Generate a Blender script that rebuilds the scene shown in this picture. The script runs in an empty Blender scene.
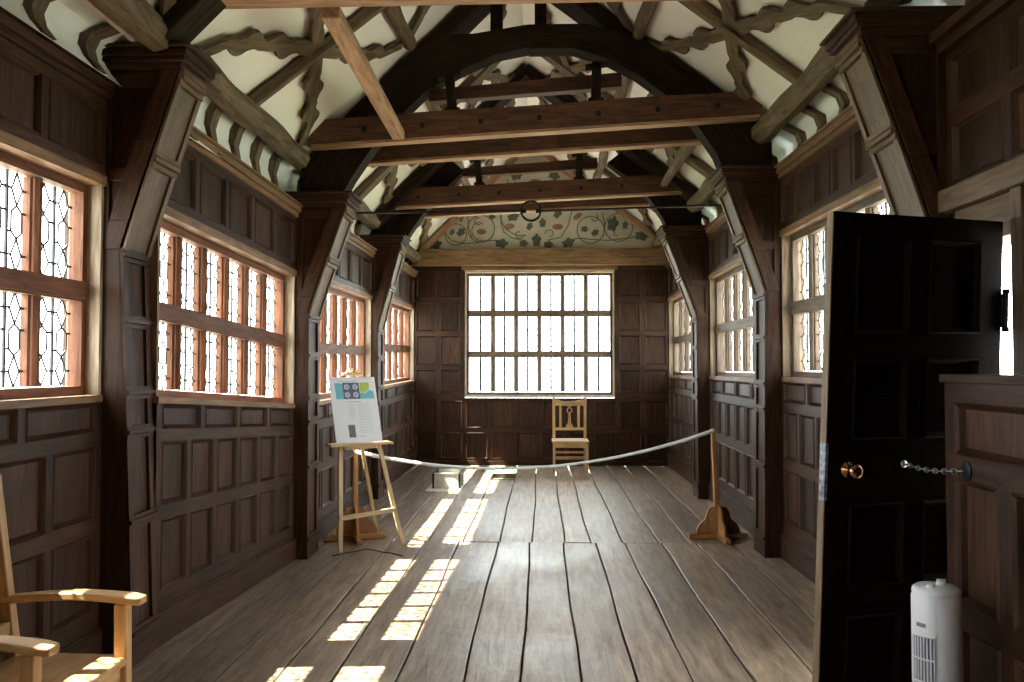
import bpy, bmesh, math, random
from mathutils import Vector, Matrix
random.seed(7)
S = bpy.context.scene
COL = S.collection
# ---------------------------------------------------------------- camera, light, exposure
F = 820.0
CAM = Vector((0.0, 0.0, 1.5))
YAW = math.atan(29/820); PIT = math.atan(26/math.hypot(820, 29))
cd = bpy.data.cameras.new('camera'); cam = bpy.data.objects.new('camera', cd); COL.objects.link(cam)
cam.location = CAM; cam.rotation_euler = (math.pi/2+PIT, 0, YAW)
cd.sensor_width = 36; cd.lens = 36*F/1024; cd.clip_start = .05; cd.clip_end = 300
S.camera = cam
S.view_settings.view_transform = 'Standard'; S.view_settings.look = 'None'
S.view_settings.gamma = 1; S.view_settings.use_curve_mapping = False
S.view_settings.exposure = 0.27
W = bpy.data.worlds.new('sky'); S.world = W; W.use_nodes = True
wb = W.node_tree.nodes['Background']; wb.inputs[0].default_value = (.95, .975, 1.0, 1); wb.inputs[1].default_value = 13.0
sd = bpy.data.lights.new('sun', 'SUN'); sd.energy = 60; sd.angle = math.radians(.6); sd.color = (1, .93, .80)
sun = bpy.data.objects.new('sun', sd); COL.objects.link(sun)
SUND = Vector((1, .08, -1.5)).normalized()
sun.location = (-12, -2, 20); sun.rotation_euler = SUND.to_track_quat('-Z', 'Y').to_euler()
S.cycles.use_denoising = True
S.cycles.max_bounces = 10; S.cycles.diffuse_bounces = 6; S.cycles.transparent_max_bounces = 16
S.cycles.caustics_reflective = False; S.cycles.caustics_refractive = False

fw = Vector((-math.sin(YAW)*math.cos(PIT), math.cos(YAW)*math.cos(PIT), math.sin(PIT)))
rt = Vector((math.cos(YAW), math.sin(YAW), 0)); up = rt.cross(fw)
def at(px, py, X=None, Y=None, Z=None):
    """world point seen at a spot of the photograph, on the plane X=, Y= or Z="""
    d = fw + rt*((px-512)/F) + up*((341-py)/F)
    if Y is not None: t = (Y-CAM.y)/d.y
    elif X is not None: t = (X-CAM.x)/d.x
    else: t = (Z-CAM.z)/d.z
    return CAM + d*t

# ---------------------------------------------------------------- materials
def nt(name):
    m = bpy.data.materials.new(name); m.use_nodes = True
    t = m.node_tree; return m, t, t.nodes['Principled BSDF']
def wood(name, c1, c2, rough=.5, k=1.0, bump=.25, streak=11, spec=.4, tone=.35):
    m, t, b = nt(name); N = t.nodes.new; L = t.links.new
    uv = N('ShaderNodeUVMap'); uv.uv_map = 'grain'
    mp = N('ShaderNodeMapping'); mp.inputs['Scale'].default_value = (1.1*k, streak*k, 1)
    n1 = N('ShaderNodeTexNoise'); n1.inputs['Scale'].default_value = 3; n1.inputs['Detail'].default_value = 7; n1.inputs['Roughness'].default_value = .62; n1.inputs['Distortion'].default_value = .6
    L(uv.outputs[0], mp.inputs[0]); L(mp.outputs[0], n1.inputs['Vector'])
    r = N('ShaderNodeValToRGB'); r.color_ramp.elements[0].position = .34; r.color_ramp.elements[1].position = .66
    r.color_ramp.elements[0].color = (*c1, 1); r.color_ramp.elements[1].color = (*c2, 1)
    L(n1.outputs['Fac'], r.inputs[0])
    mp2 = N('ShaderNodeMapping'); mp2.inputs['Scale'].default_value = (.8*k, 2.5*k, 1)
    n2 = N('ShaderNodeTexNoise'); n2.inputs['Scale'].default_value = 1.7; n2.inputs['Detail'].default_value = 3
    L(uv.outputs[0], mp2.inputs[0]); L(mp2.outputs[0], n2.inputs['Vector'])
    at_ = N('ShaderNodeAttribute'); at_.attribute_name = 'tone'
    ma = N('ShaderNodeMath'); ma.operation = 'MULTIPLY_ADD'; ma.inputs[1].default_value = .9; ma.inputs[2].default_value = -.45
    L(n2.outputs['Fac'], ma.inputs[0])
    mb = N('ShaderNodeMath'); mb.operation = 'MULTIPLY_ADD'; mb.inputs[1].default_value = tone
    L(at_.outputs['Fac'], mb.inputs[0]); L(ma.outputs[0], mb.inputs[2])
    mc = N('ShaderNodeMath'); mc.operation = 'ADD'; mc.inputs[1].default_value = 1-tone/2; L(mb.outputs[0], mc.inputs[0])
    vm = N('ShaderNodeVectorMath'); vm.operation = 'SCALE'; L(r.outputs[0], vm.inputs[0]); L(mc.outputs[0], vm.inputs['Scale'])
    L(vm.outputs[0], b.inputs['Base Color'])
    b.inputs['Roughness'].default_value = rough; b.inputs['Specular IOR Level'].default_value = spec
    bp = N('ShaderNodeBump'); bp.inputs['Strength'].default_value = bump; bp.inputs['Distance'].default_value = .006
    L(n1.outputs['Fac'], bp.inputs['Height']); L(bp.outputs[0], b.inputs['Normal'])
    return m
def plain(name, c, rough=.5, metal=0, noise=0, scale=6, bump=0):
    m, t, b = nt(name)
    b.inputs['Roughness'].default_value = rough; b.inputs['Metallic'].default_value = metal
    N = t.nodes.new; L = t.links.new
    tc = N('ShaderNodeTexCoord'); n = N('ShaderNodeTexNoise'); n.inputs['Scale'].default_value = scale; n.inputs['Detail'].default_value = 5
    L(tc.outputs['Object'], n.inputs['Vector'])
    r = N('ShaderNodeValToRGB'); r.color_ramp.elements[0].position = .3; r.color_ramp.elements[1].position = .7
    r.color_ramp.elements[0].color = tuple(x*(1-noise) for x in c)+(1,); r.color_ramp.elements[1].color = tuple(c)+(1,)
    L(n.outputs['Fac'], r.inputs[0]); L(r.outputs[0], b.inputs['Base Color'])
    if bump:
        bp = N('ShaderNodeBump'); bp.inputs['Strength'].default_value = bump; bp.inputs['Distance'].default_value = .01
        L(n.outputs['Fac'], bp.inputs['Height']); L(bp.outputs[0], b.inputs['Normal'])
    return m
M = {}
M['oak'] = wood('dark_panel_oak', (.012, .0048, .0022), (.060, .0250, .0115), .5, spec=.25, tone=.75)
M['oak_post'] = wood('post_oak', (.015, .0062, .0030), (.064, .028, .0135), .55, spec=.22, tone=.4)
M['oak_soffit'] = wood('pale_oak', (.06, .036, .020), (.16, .10, .058), .6)
M['oak_ledge'] = wood('ledge_oak', (.10, .052, .024), (.25, .14, .068), .55)
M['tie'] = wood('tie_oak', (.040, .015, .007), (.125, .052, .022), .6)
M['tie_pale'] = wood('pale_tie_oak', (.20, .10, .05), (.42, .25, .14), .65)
M['arch'] = wood('blackened_oak', (.009, .006, .004), (.034, .022, .013), .85, bump=.6, spec=.1)
M['rafter'] = wood('rafter_oak', (.050, .034, .018), (.17, .12, .065), .8, bump=.7, streak=7)
M['win'] = wood('window_oak', (.075, .027, .012), (.19, .078, .038), .6, spec=.2)  # left frames: the sun's orange glow is put into this oak
M['win_far'] = wood('shaded_window_oak', (.07, .045, .028), (.17, .12, .08), .6)  # right and far frames: greyer copy, their lack of sun put into the colour
M['reveal'] = wood('limed_oak', (.26, .20, .135), (.55, .46, .34), .7)
M['jamb'] = wood('pale_jamb_oak', (.16, .11, .07), (.36, .27, .18), .7)
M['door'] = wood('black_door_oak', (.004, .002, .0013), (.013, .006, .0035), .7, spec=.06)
M['door_edge'] = wood('lit_door_edge_oak', (.16, .11, .06), (.32, .23, .14), .6)  # window light on the free edge, put into a paler wood
M['pine'] = wood('varnished_beech', (.36, .20, .08), (.56, .36, .17), .38, k=1.2, bump=.1)
M['easel'] = wood('pale_beech', (.50, .35, .18), (.68, .50, .29), .45, bump=.1)
M['ogee'] = wood('stand_oak', (.34, .16, .05), (.55, .30, .12), .4, bump=.1)
M['ogee_dark'] = wood('stand_dark_oak', (.14, .06, .025), (.26, .12, .05), .45, bump=.1)
M['plaster'] = plain('lime_plaster', (.90, .86, .79), .9, 0, .10, 1.6, .25)
M['plaster_cool'] = plain('coving_plaster', (.78, .80, .78), .9, 0, .12, 3, .2)
M['lead'] = plain('lead_came', (.02, .022, .025), .6, 0)
M['iron'] = plain('black_iron', (.012, .012, .013), .45, .7, .3, 20)
M['steel'] = plain('bright_steel', (.62, .62, .60), .28, 1, .2, 20)
M['worn_steel'] = plain('worn_steel', (.42, .44, .48), .45, .7, .8, 45)
M['copper'] = plain('copper_knob', (.55, .26, .15), .25, 1, .2, 20)
M['white_plastic'] = plain('white_plastic', (.80, .80, .83), .32)
M['grey_plastic'] = plain('grey_plastic', (.22, .21, .25), .45)
M['dark_void'] = plain('dark_recess', (.006, .005, .004), .9)
M['paper'] = plain('paper', (.78, .80, .83), .45, 0, .03)
M['cyan'] = plain('cyan_print', (.16, .52, .62), .5, 0, .2, 30)
M['navy'] = plain('navy_print', (.07, .09, .14), .5)
M['lilac'] = plain('lilac_print', (.48, .48, .58), .5)
M['lime'] = plain('lime_print', (.42, .58, .08), .5)
M['text'] = plain('grey_print', (.50, .53, .57), .6)
M['photo'] = plain('olive_print', (.20, .19, .155), .5, 0, .6, 60)
M['ribbon'] = plain('white_ribbon', (.85, .87, .86), .5, 0, .08, 8)
M['gable'] = plain('painted_plaster', (.56, .52, .41), .85, 0, .16, 5, .15)
M['vine'] = plain('vine_paint', (.17, .16, .10), .9, 0, .3, 25)
M['leafp'] = plain('leaf_paint', (.12, .145, .10), .9, 0, .4, 25)
M['fruit'] = plain('fruit_paint', (.30, .17, .13), .9, 0, .3, 25)
M['sheet'] = plain('pale_sheet', (.78, .76, .70), .6, 0, .12, 12)
M['acrylic'] = plain('grey_beige_board', (.46, .43, .36), .35, 0, .25, 14)
M['bounce_ground'] = plain('pale_bounce_ground', (.60, .58, .52), .95, 0, .25, .6)  # outside ground, made pale to bounce light onto the ceiling
M['foliage'] = plain('leaves', (.34, .50, .22), .9, 0, .5, 1.5)
M['leaded'] = plain('dark_cable', (.02, .02, .02), .6)

# glass: clear, lightly reflecting old quarries
gm = bpy.data.materials.new('old_glass'); gm.use_nodes = True; t = gm.node_tree; t.nodes.clear()
N = t.nodes.new; L = t.links.new
o_ = N('ShaderNodeOutputMaterial'); tr = N('ShaderNodeBsdfTransparent'); gl = N('ShaderNodeBsdfGlossy'); gl.inputs['Roughness'].default_value = .08
mx = N('ShaderNodeMixShader'); fr = N('ShaderNodeFresnel'); fr.inputs['IOR'].default_value = 1.3
vo = N('ShaderNodeTexVoronoi'); vo.inputs['Scale'].default_value = 6; tc = N('ShaderNodeTexCoord'); L(tc.outputs['Object'], vo.inputs['Vector'])
hs = N('ShaderNodeValToRGB'); hs.color_ramp.elements[0].color = (.86, .95, .91, 1); hs.color_ramp.elements[1].color = (.98, .99, 1, 1)
sx = N('ShaderNodeSeparateColor'); L(vo.outputs['Color'], sx.inputs[0]); L(sx.outputs[0], hs.inputs[0]); L(hs.outputs[0], tr.inputs[0])
fm_ = N('ShaderNodeMath'); fm_.operation = 'MULTIPLY'; fm_.inputs[1].default_value = .35; L(fr.outputs[0], fm_.inputs[0]); L(fm_.outputs[0], mx.inputs[0]); L(tr.outputs[0], mx.inputs[1]); L(gl.outputs[0], mx.inputs[2]); L(mx.outputs[0], o_.inputs[0])
M['glass'] = gm

# floor: old boards, waxed and worn
fm, t, b = nt('worn_floor_boards'); N = t.nodes.new; L = t.links.new
uv = N('ShaderNodeUVMap'); uv.uv_map = 'grain'
mp = N('ShaderNodeMapping'); mp.inputs['Scale'].default_value = (.9, 8, 1)
n1 = N('ShaderNodeTexNoise'); n1.inputs['Scale'].default_value = 2.6; n1.inputs['Detail'].default_value = 8; n1.inputs['Roughness'].default_value = .7; n1.inputs['Distortion'].default_value = .5
L(uv.outputs[0], mp.inputs[0]); L(mp.outputs[0], n1.inputs['Vector'])
r = N('ShaderNodeValToRGB'); r.color_ramp.elements[0].position = .3; r.color_ramp.elements[1].position = .7
r.color_ramp.elements[0].color = (.075, .048, .030, 1); r.color_ramp.elements[1].color = (.40, .30, .205, 1)
L(n1.outputs['Fac'], r.inputs[0])
tc = N('ShaderNodeTexCoord'); n2 = N('ShaderNodeTexNoise'); n2.inputs['Scale'].default_value = 1.3; n2.inputs['Detail'].default_value = 4
L(tc.outputs['Object'], n2.inputs['Vector'])
at_ = N('ShaderNodeAttribute'); at_.attribute_name = 'tone'
ma = N('ShaderNodeMath'); ma.operation = 'MULTIPLY_ADD'; ma.inputs[1].default_value = .35; ma.inputs[2].default_value = .28; L(at_.outputs['Fac'], ma.inputs[0])
mb_ = N('ShaderNodeMath'); mb_.operation = 'MULTIPLY_ADD'; mb_.inputs[1].default_value = 1.1; L(n2.outputs['Fac'], mb_.inputs[0]); L(ma.outputs[0], mb_.inputs[2])
vm = N('ShaderNodeVectorMath'); vm.operation = 'SCALE'; L(r.outputs[0], vm.inputs[0]); L(mb_.outputs[0], vm.inputs['Scale'])
L(vm.outputs[0], b.inputs['Base Color'])
rr = N('ShaderNodeMapRange'); rr.inputs['From Min'].default_value = .3; rr.inputs['From Max'].default_value = .7; rr.inputs['To Min'].default_value = .30; rr.inputs['To Max'].default_value = .50
L(n2.outputs['Fac'], rr.inputs[0]); L(rr.outputs[0], b.inputs['Roughness'])
b.inputs['Specular IOR Level'].default_value = .6
bp = N('ShaderNodeBump'); bp.inputs['Strength'].default_value = .6; bp.inputs['Distance'].default_value = .006; L(n1.outputs['Fac'], bp.inputs['Height'])
n3 = N('ShaderNodeTexNoise'); n3.inputs['Scale'].default_value = 5; n3.inputs['Detail'].default_value = 2; L(tc.outputs['Object'], n3.inputs['Vector'])
bp2 = N('ShaderNodeBump'); bp2.inputs['Strength'].default_value = .3; bp2.inputs['Distance'].default_value = .02; L(n3.outputs['Fac'], bp2.inputs['Height']); L(bp.outputs[0], bp2.inputs['Normal'])
L(bp2.outputs[0], b.inputs['Normal'])
M['floor'] = fm

# ---------------------------------------------------------------- mesh helpers
class MB:
    def __init__(s): s.v = []; s.f = []; s.g = []; s.t = []; s.o = []; s.m = []
    def add(s, vs, fs, g=(0, 1, 0), tone=None, mi=0):
        n = len(s.v); s.v += [Vector(p) for p in vs]
        tone = random.random() if tone is None else tone
        off = (random.uniform(0, 30), random.uniform(0, 30)); g = Vector(g)
        if g.length < 1e-6: g = Vector((0, 1, 0))
        g = g.normalized()
        for f in fs: s.f.append([n+i for i in f]); s.g.append(g); s.t.append(tone); s.o.append(off); s.m.append(mi)
    def hexa(s, P, g=None, tone=None, mi=0):
        """eight corners: 0-3 one end ring, 4-7 the other"""
        P = [Vector(p) for p in P]
        if g is None: g = (P[4]-P[0])
        s.add(P, [(0, 3, 2, 1), (4, 5, 6, 7), (0, 1, 5, 4), (1, 2, 6, 5), (2, 3, 7, 6), (3, 0, 4, 7)], g, tone, mi)
    def box(s, x0, x1, y0, y1, z0, z1, g=None, tone=None, mi=0, f=None):
        P = [(x0, y0, z0), (x1, y0, z0), (x1, y1, z0), (x0, y1, z0), (x0, y0, z1), (x1, y0, z1), (x1, y1, z1), (x0, y1, z1)]
        if f: P = [f(*p) for p in P]
        P = [Vector(p) for p in P]
        if g is None:
            e = [P[1]-P[0], P[3]-P[0], P[4]-P[0]]; g = max(e, key=lambda q: q.length)
        s.hexa(P, g, tone, mi)
    def bar(s, a, b, w, h, upv=(0, 0, 1), tone=None, mi=0, w2=None, h2=None):
        a = Vector(a); b = Vector(b); d = (b-a).normalized(); u = Vector(upv)
        if abs(d.dot(u)) > .97: u = Vector((0, 1, 0))
        r = d.cross(u).normalized(); u = r.cross(d).normalized()
        w2 = w if w2 is None else w2; h2 = h if h2 is None else h2
        P = [a+r*w/2*i+u*h/2*j for i, j in ((-1, -1), (1, -1), (1, 1), (-1, 1))]+[b+r*w2/2*i+u*h2/2*j for i, j in ((-1, -1), (1, -1), (1, 1), (-1, 1))]
        s.hexa(P, d, tone, mi)
    def prism(s, poly, ext, g=None, tone=None, mi=0):
        """closed polygon of world points, pushed along ext"""
        poly = [Vector(p) for p in poly]; ext = Vector(ext); n = len(poly)
        s.add(poly+[p+ext for p in poly], [tuple(range(n)), tuple(range(2*n-1, n-1, -1))]+[(i, n+i, n+(i+1) % n, (i+1) % n) for i in range(n)], g or ext, tone, mi)
    def tube(s, pts, r, n=8, tone=None, mi=0, closed=False):
        pts = [Vector(p) for p in pts]; k = len(pts); vs = []; fs = []
        rs = r if isinstance(r, (list, tuple)) else [r]*k
        for i, p in enumerate(pts):
            a = pts[i-1] if (i > 0 or closed) else p; c = pts[(i+1) % k] if (i < k-1 or closed) else p
            d = (c-a).normalized(); u = Vector((0, 0, 1)) if abs(d.z) < .9 else Vector((0, 1, 0))
            q = d.cross(u).normalized(); w = q.cross(d)
            vs += [p+(q*math.cos(2*math.pi*j/n)+w*math.sin(2*math.pi*j/n))*rs[i] for j in range(n)]
        for i in range(k if closed else k-1):
            i2 = (i+1) % k
            fs += [(i*n+j, i*n+(j+1) % n, i2*n+(j+1) % n, i2*n+j) for j in range(n)]
        if not closed: fs += [tuple(range(n-1, -1, -1)), tuple(range((k-1)*n, k*n))]
        s.add(vs, fs, pts[-1]-pts[0] if not closed else (1, 0, 0), tone, mi)
    def lathe(s, prof, c, axis=(0, 0, 1), n=24, tone=None, mi=0):
        ax = Vector(axis).normalized(); u = ax.orthogonal().normalized(); w = ax.cross(u); c = Vector(c); vs = []; fs = []
        for (r, h) in prof: vs += [c+ax*h+(u*math.cos(2*math.pi*j/n)+w*math.sin(2*math.pi*j/n))*max(r, 1e-4) for j in range(n)]
        for i in range(len(prof)-1): fs += [(i*n+j, i*n+(j+1) % n, (i+1)*n+(j+1) % n, (i+1)*n+j) for j in range(n)]
        fs += [tuple(range(n-1, -1, -1)), tuple(range((len(prof)-1)*n, len(prof)*n))]
        s.add(vs, fs, ax, tone, mi)
    def build(s, name, mats, parent=None, bevel=0, smooth=False, loc=None):
        if not isinstance(mats, (list, tuple)): mats = [mats]
        if loc is None: loc = Vector((0, 0, 0))
        me = bpy.data.meshes.new(name)
        me.from_pydata([tuple(p-Vector(loc)) for p in s.v], [], s.f)
        for m in mats: me.materials.append(M[m])
        ul = me.uv_layers.new(name='grain'); ta = me.attributes.new('tone', 'FLOAT', 'FACE')
        for i, p in enumerate(me.polygons):
            p.material_index = s.m[i]; ta.data[i].value = s.t[i]; p.use_smooth = smooth
            n = p.normal; g = s.g[i]; a = n.cross(g)
            if a.length < .3: a = n.orthogonal()
            a = a.normalized(); of = s.o[i]
            for li in p.loop_indices:
                q = s.v[me.loops[li].vertex_index]
                ul.data[li].uv = (q.dot(g)+of[0], q.dot(a)+of[1])
        o = bpy.data.objects.new(name, me); COL.objects.link(o); o.location = loc
        if parent is not None:
            o.parent = parent
            l = parent.location.copy(); pp = parent.parent
            while pp is not None: l += pp.location; pp = pp.parent
            o.location = Vector(loc)-l
        if bevel:
            b = o.modifiers.new('edges', 'BEVEL'); b.width = bevel; b.segments = 2; b.limit_method = 'ANGLE'; b.angle_limit = math.radians(35)
        return o
def thing(name, label, cat, loc, group=None):
    o = bpy.data.objects.new(name, None); COL.objects.link(o); o.location = loc; o.empty_display_size = .1
    o['label'] = label; o['category'] = cat
    if group: o['group'] = group
    return o
def tag(o, label, cat, group=None):
    o['label'] = label; o['category'] = cat
    if group: o['group'] = group
    return o
def struct(o, label=None):
    o['kind'] = 'structure'
    if label: o['label'] = label
    return o
def lerp(a, b, t): return a+(b-a)*t

# ---------------------------------------------------------------- the place: main dimensions (metres, camera at the origin of the floor)
YP = [-1.35, 1.25, 4.08, 6.38, 9.28, 12.55]      # post lines on the left
YQ = [-1.35, 1.25, 4.02, 6.55, 9.42, 12.55]      # post lines on the right
PD = .32                                          # depth of a post along the room
EL = Vector((-1.97, 0, 3.22)); RG = Vector((-.18, 0, 5.0)); ER = Vector((1.83, 0, 3.48))

# floor
SUBZ = -.16
mb = MB(); hole = (-.67, -.36, 10.95, 12.30)
for (ya, yb, seams) in ((-1.4, 7.07, [-2.16, -1.86, -1.56, -1.28, -1.00, -.70, -.372, -.094, .189, .463, .72, 1.02, 1.33, 1.62, 1.90, 2.12]),
                        (7.07, 12.6, [-2.16, -1.90, -1.58, -1.27, -.98, -.67, -.36, -.07, .20, .42, .70, 1.0, 1.27, 1.56, 1.84, 2.12])):
    for i in range(len(seams)-1):
        a, c = seams[i], seams[i+1]
        segs = [(ya, yb)]
        if ya > 5:
            if abs(a-hole[0]) < .01: segs = [(ya, hole[2]), (hole[3], yb)]
        elif i % 3 == 1: segs = [(ya, 2.9+i*.1), (2.9+i*.1, yb)]
        for (p, q) in segs:
            n = max(1, int((q-p)/.35)); tone = random.random(); ph = random.uniform(0, 9)
            vs = []; fs = []
            for k in range(n+1):
                y = lerp(p+.002, q-.002, k/n); wob = .006*math.sin(y*1.9+ph)+.004*math.sin(y*5+ph*2)
                z = .003*math.sin(y*2.7+ph)
                wl = .006*math.sin(y*1.6+a*9)+.003*math.sin(y*4.3+a*5); wr = .006*math.sin(y*1.6+c*9)+.003*math.sin(y*4.3+c*5)
                vs += [(a+wl+.006, y, -.03), (a+wl+.006, y, z-.002), (a+wl+.011, y, z), (c+wr-.011, y, z), (c+wr-.006, y, z-.002), (c+wr-.006, y, -.03)]
            for k in range(n):
                for j in range(5): fs.append((k*6+j, k*6+j+1, (k+1)*6+j+1, (k+1)*6+j))
            fs += [tuple(range(5, -1, -1)), tuple(range(n*6, n*6+6))]
            mb.add(vs, fs, (0, 1, 0), tone)
mb.box(-2.3, 2.3, -1.5, 12.7, SUBZ-.05, SUBZ, tone=.1, mi=1)
for y in (11.30, 11.85): mb.box(-1.2, .2, y, y+.07, SUBZ, -.035, tone=.8)
mb.box(-2.3, 2.3, -1.5, 10.9, SUBZ, -.032, tone=.1, mi=1)
struct(mb.build('floor', ['floor', 'dark_void']))

# ---- bays: wall panelling, windows
class Bay:
    """a stretch of side wall from A to B; u metres along, v height, w into the room"""
    def __init__(s, A, B, inward, sh0=0, sh1=0):
        s.A = Vector((A[0], A[1], 0)); s.B = Vector((B[0], B[1], 0)); s.len = (s.B-s.A).length
        s.d = (s.B-s.A).normalized(); s.n = Vector(inward); s.sh = (sh0, sh1)
    def __call__(s, u, v, w):
        k = min(1, max(0, v)/1.0); z = v+lerp(s.sh[0], s.sh[1], u/s.len)*k
        return s.A+s.d*u+s.n*w+Vector((0, 0, z))
def panels(mb, f, u0, u1, v0, v1, rows, recess=.018, mold=.024):
    """framed oak panelling between (u0,v0) and (u1,v1); rows = [(va, vb, [(ua,ub), ...]), ...]"""
    def q(a, b, c, d, w=0, g=None, tone=None):
        P = [f(a, c, w), f(b, c, w), f(b, d, w), f(a, d, w)]
        mb.add(P, [(0, 1, 2, 3)], g or (P[1]-P[0] if abs(b-a) > abs(d-c) else P[3]-P[0]), tone)
    v = v0
    for (va, vb, cells) in rows:
        if va > v+1e-4: q(u0, u1, v, va)
        u = u0
        for (ua, ub) in cells:
            if ua > u+1e-4: q(u, ua, va, vb)
            rings = [(0, 0), (.007, .007), (.016, -.004), (mold, -recess)]
            rv = []
            for (ins, w) in rings: rv.append([f(ua+ins, va+ins, w), f(ub-ins, va+ins, w), f(ub-ins, vb-ins, w), f(ua+ins, vb-ins, w)])
            tt = random.random()
            for i in range(3):
                for j in range(4):
                    j2 = (j+1) % 4
                    mb.add([rv[i][j], rv[i][j2], rv[i+1][j2], rv[i+1][j]], [(0, 1, 2, 3)], rv[i][j2]-rv[i][j], .6)
            P = rv[3]; mb.add(P, [(0, 1, 2, 3)], P[3]-P[0], tt)
            u = ub
        if u < u1-1e-4: q(u, u1, va, vb)
        v = vb
    if v < v1-1e-4: q(u0, u1, v, v1)
def cells(u0, u1, n, st=.055):
    w = (u1-u0-(n+1)*st)/n
    return [(u0+st+i*(w+st), u0+st+i*(w+st)+w) for i in range(n)]
WN = [0]
def window(f, u0, u1, sill, trans, head, n, mats=('win',), w=-.115, hw=.027, bar=.014, lead=True, mat_rev='reveal', label=None, order=None):
    """oak mullioned window of n lights between the heights sill..trans..head, leaded glass set in each"""
    WN[0] += 1
    name = 'window_%d' % (order or WN[0])
    loc = f((u0+u1)/2, sill, w)
    root = bpy.data.objects.new(name, None); COL.objects.link(root); root.location = loc; struct(root, label)
    fr = MB(); d = .055
    def bx(mb_, a, b, c, e, w0, w1, mi=0): mb_.box(a, b, c, e, w0, w1, f=lambda x, y, z: f(x, y, z), mi=mi)
    levels = [sill]+list(trans)+[head]
    bx(fr, u0, u1, sill, sill+.045, w-.03, w+.04); bx(fr, u0, u1, head-.045, head, w-.03, w+.04)
    bx(fr, u0, u0+.04, sill+.045, head-.045, w-.03, w+.04); bx(fr, u1-.04, u1, sill+.045, head-.045, w-.03, w+.04)
    for tv in trans:
        bx(fr, u0+.04, u1-.04, tv-.045, tv+.045, w-.03, w+.062)
        bx(fr, u0+.04, u1-.04, tv-.053, tv+.03, w-.026, w+.05)
    pitch = (u1-u0-.10)/n
    for k in range(len(levels)-1):
        a = levels[k]+(.05 if k == 0 else .045); b = levels[k+1]-(.05 if k == len(levels)-2 else .045)
        for i in range(1, n):
            um = u0+.05+pitch*i
            # moulded mullion: wide at the glass, narrowing into the room
            prof = [(-hw, -.03), (-hw, .004), (-hw*.72, .012), (-hw*.72, .022), (-hw*.40, .040), (hw*.40, .040), (hw*.72, .022), (hw*.72, .012), (hw, .004), (hw, -.03)]
            A = [f(um+x, a, w+y) for x, y in prof]; B = [f(um+x, b, w+y) for x, y in prof]; m = len(prof)
            fr.add(A+B, [tuple(range(m)), tuple(range(2*m-1, m-1, -1))]+[(j, m+j, m+(j+1) % m, (j+1) % m) for j in range(m)], (0, 0, 1))
    fr.build('window_frame', list(mats), root, loc=loc)
    ld = MB(); gg = MB()
    for k in range(len(levels)-1):
        a = levels[k]+(.05 if k == 0 else .045); b = levels[k+1]-(.05 if k == len(levels)-2 else .045)
        for i in range(n):
            ua = u0+.05+pitch*i+.03; ub = u0+.05+pitch*(i+1)-.03
            if i == 0: ua -= .03
            if i == n-1: ub += .03
            P = [f(ua, a, w-.012), f(ub, a, w-.012), f(ub, b, w-.012), f(ua, b, w-.012)]
            gg.add(P, [(0, 1, 2, 3)])
            um = (ua+ub)/2
            ld.bar(f(um, a, w-.01), f(um, b, w-.01), bar, .010, upv=f.n)
            if lead:
                def came(x0, y0, x1, y1):
                    ld.bar(f(x0, y0, w-.012), f(x1, y1, w-.012), .0105, .004, upv=f.n)
                for (ca, cb) in ((ua, um-.006), (um+.006, ub)):
                    cw = cb-ca; nh = max(1, round((b-a)/(cw*1.05))); ch = (b-a)/nh; cm = (ca+cb)/2
                    for r_ in range(nh):
                        y0 = a+r_*ch; y1 = y0+ch; ym = (y0+y1)/2; q = ch*.2
                        xl = ca+cw*.22; xr = cb-cw*.22
                        if r_ % 2 == 0:      # a lozenge held by short ties
                            came(cm, y0, xl, ym); came(cm, y0, xr, ym); came(cm, y1, xl, ym); came(cm, y1, xr, ym)
                            came(ca, ym, xl, ym); came(xr, ym, cb, ym)
                        else:                # a long hexagon
                            came(cm, y0, xl, y0+q); came(cm, y0, xr, y0+q); came(xl, y0+q, xl, y1-q); came(xr, y0+q, xr, y1-q)
                            came(xl, y1-q, cm, y1); came(xr, y1-q, cm, y1); came(ca, y0+q, xl, y0+q); came(xr, y1-q, cb, y1-q)
    ld.build('leading', 'lead', root, loc=loc)
    gg.build('glass', 'glass', root, loc=loc)
    # pale reveals, window board and head board
    rv = MB()
    bx(rv, u1, u1+.025, sill-.02, head+.02, w-.06, -.006)
    rv.build('window_reveal', mat_rev, root, loc=loc)
    rv = MB(); bx(rv, u0-.025, u0, sill-.02, head+.02, w-.06, -.006)
    bx(rv, u0-.02, u1+.02, sill-.035, sill, w-.07, .006)
    bx(rv, u0-.02, u1+.02, head, head+.05, w-.07, .012)
    rv.build('window_board', 'oak_ledge' if order != 20 else 'reveal', root, loc=loc)
    return root
WORD = ['rear', 'second', 'first', 'second', 'third', 'fourth']
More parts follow.
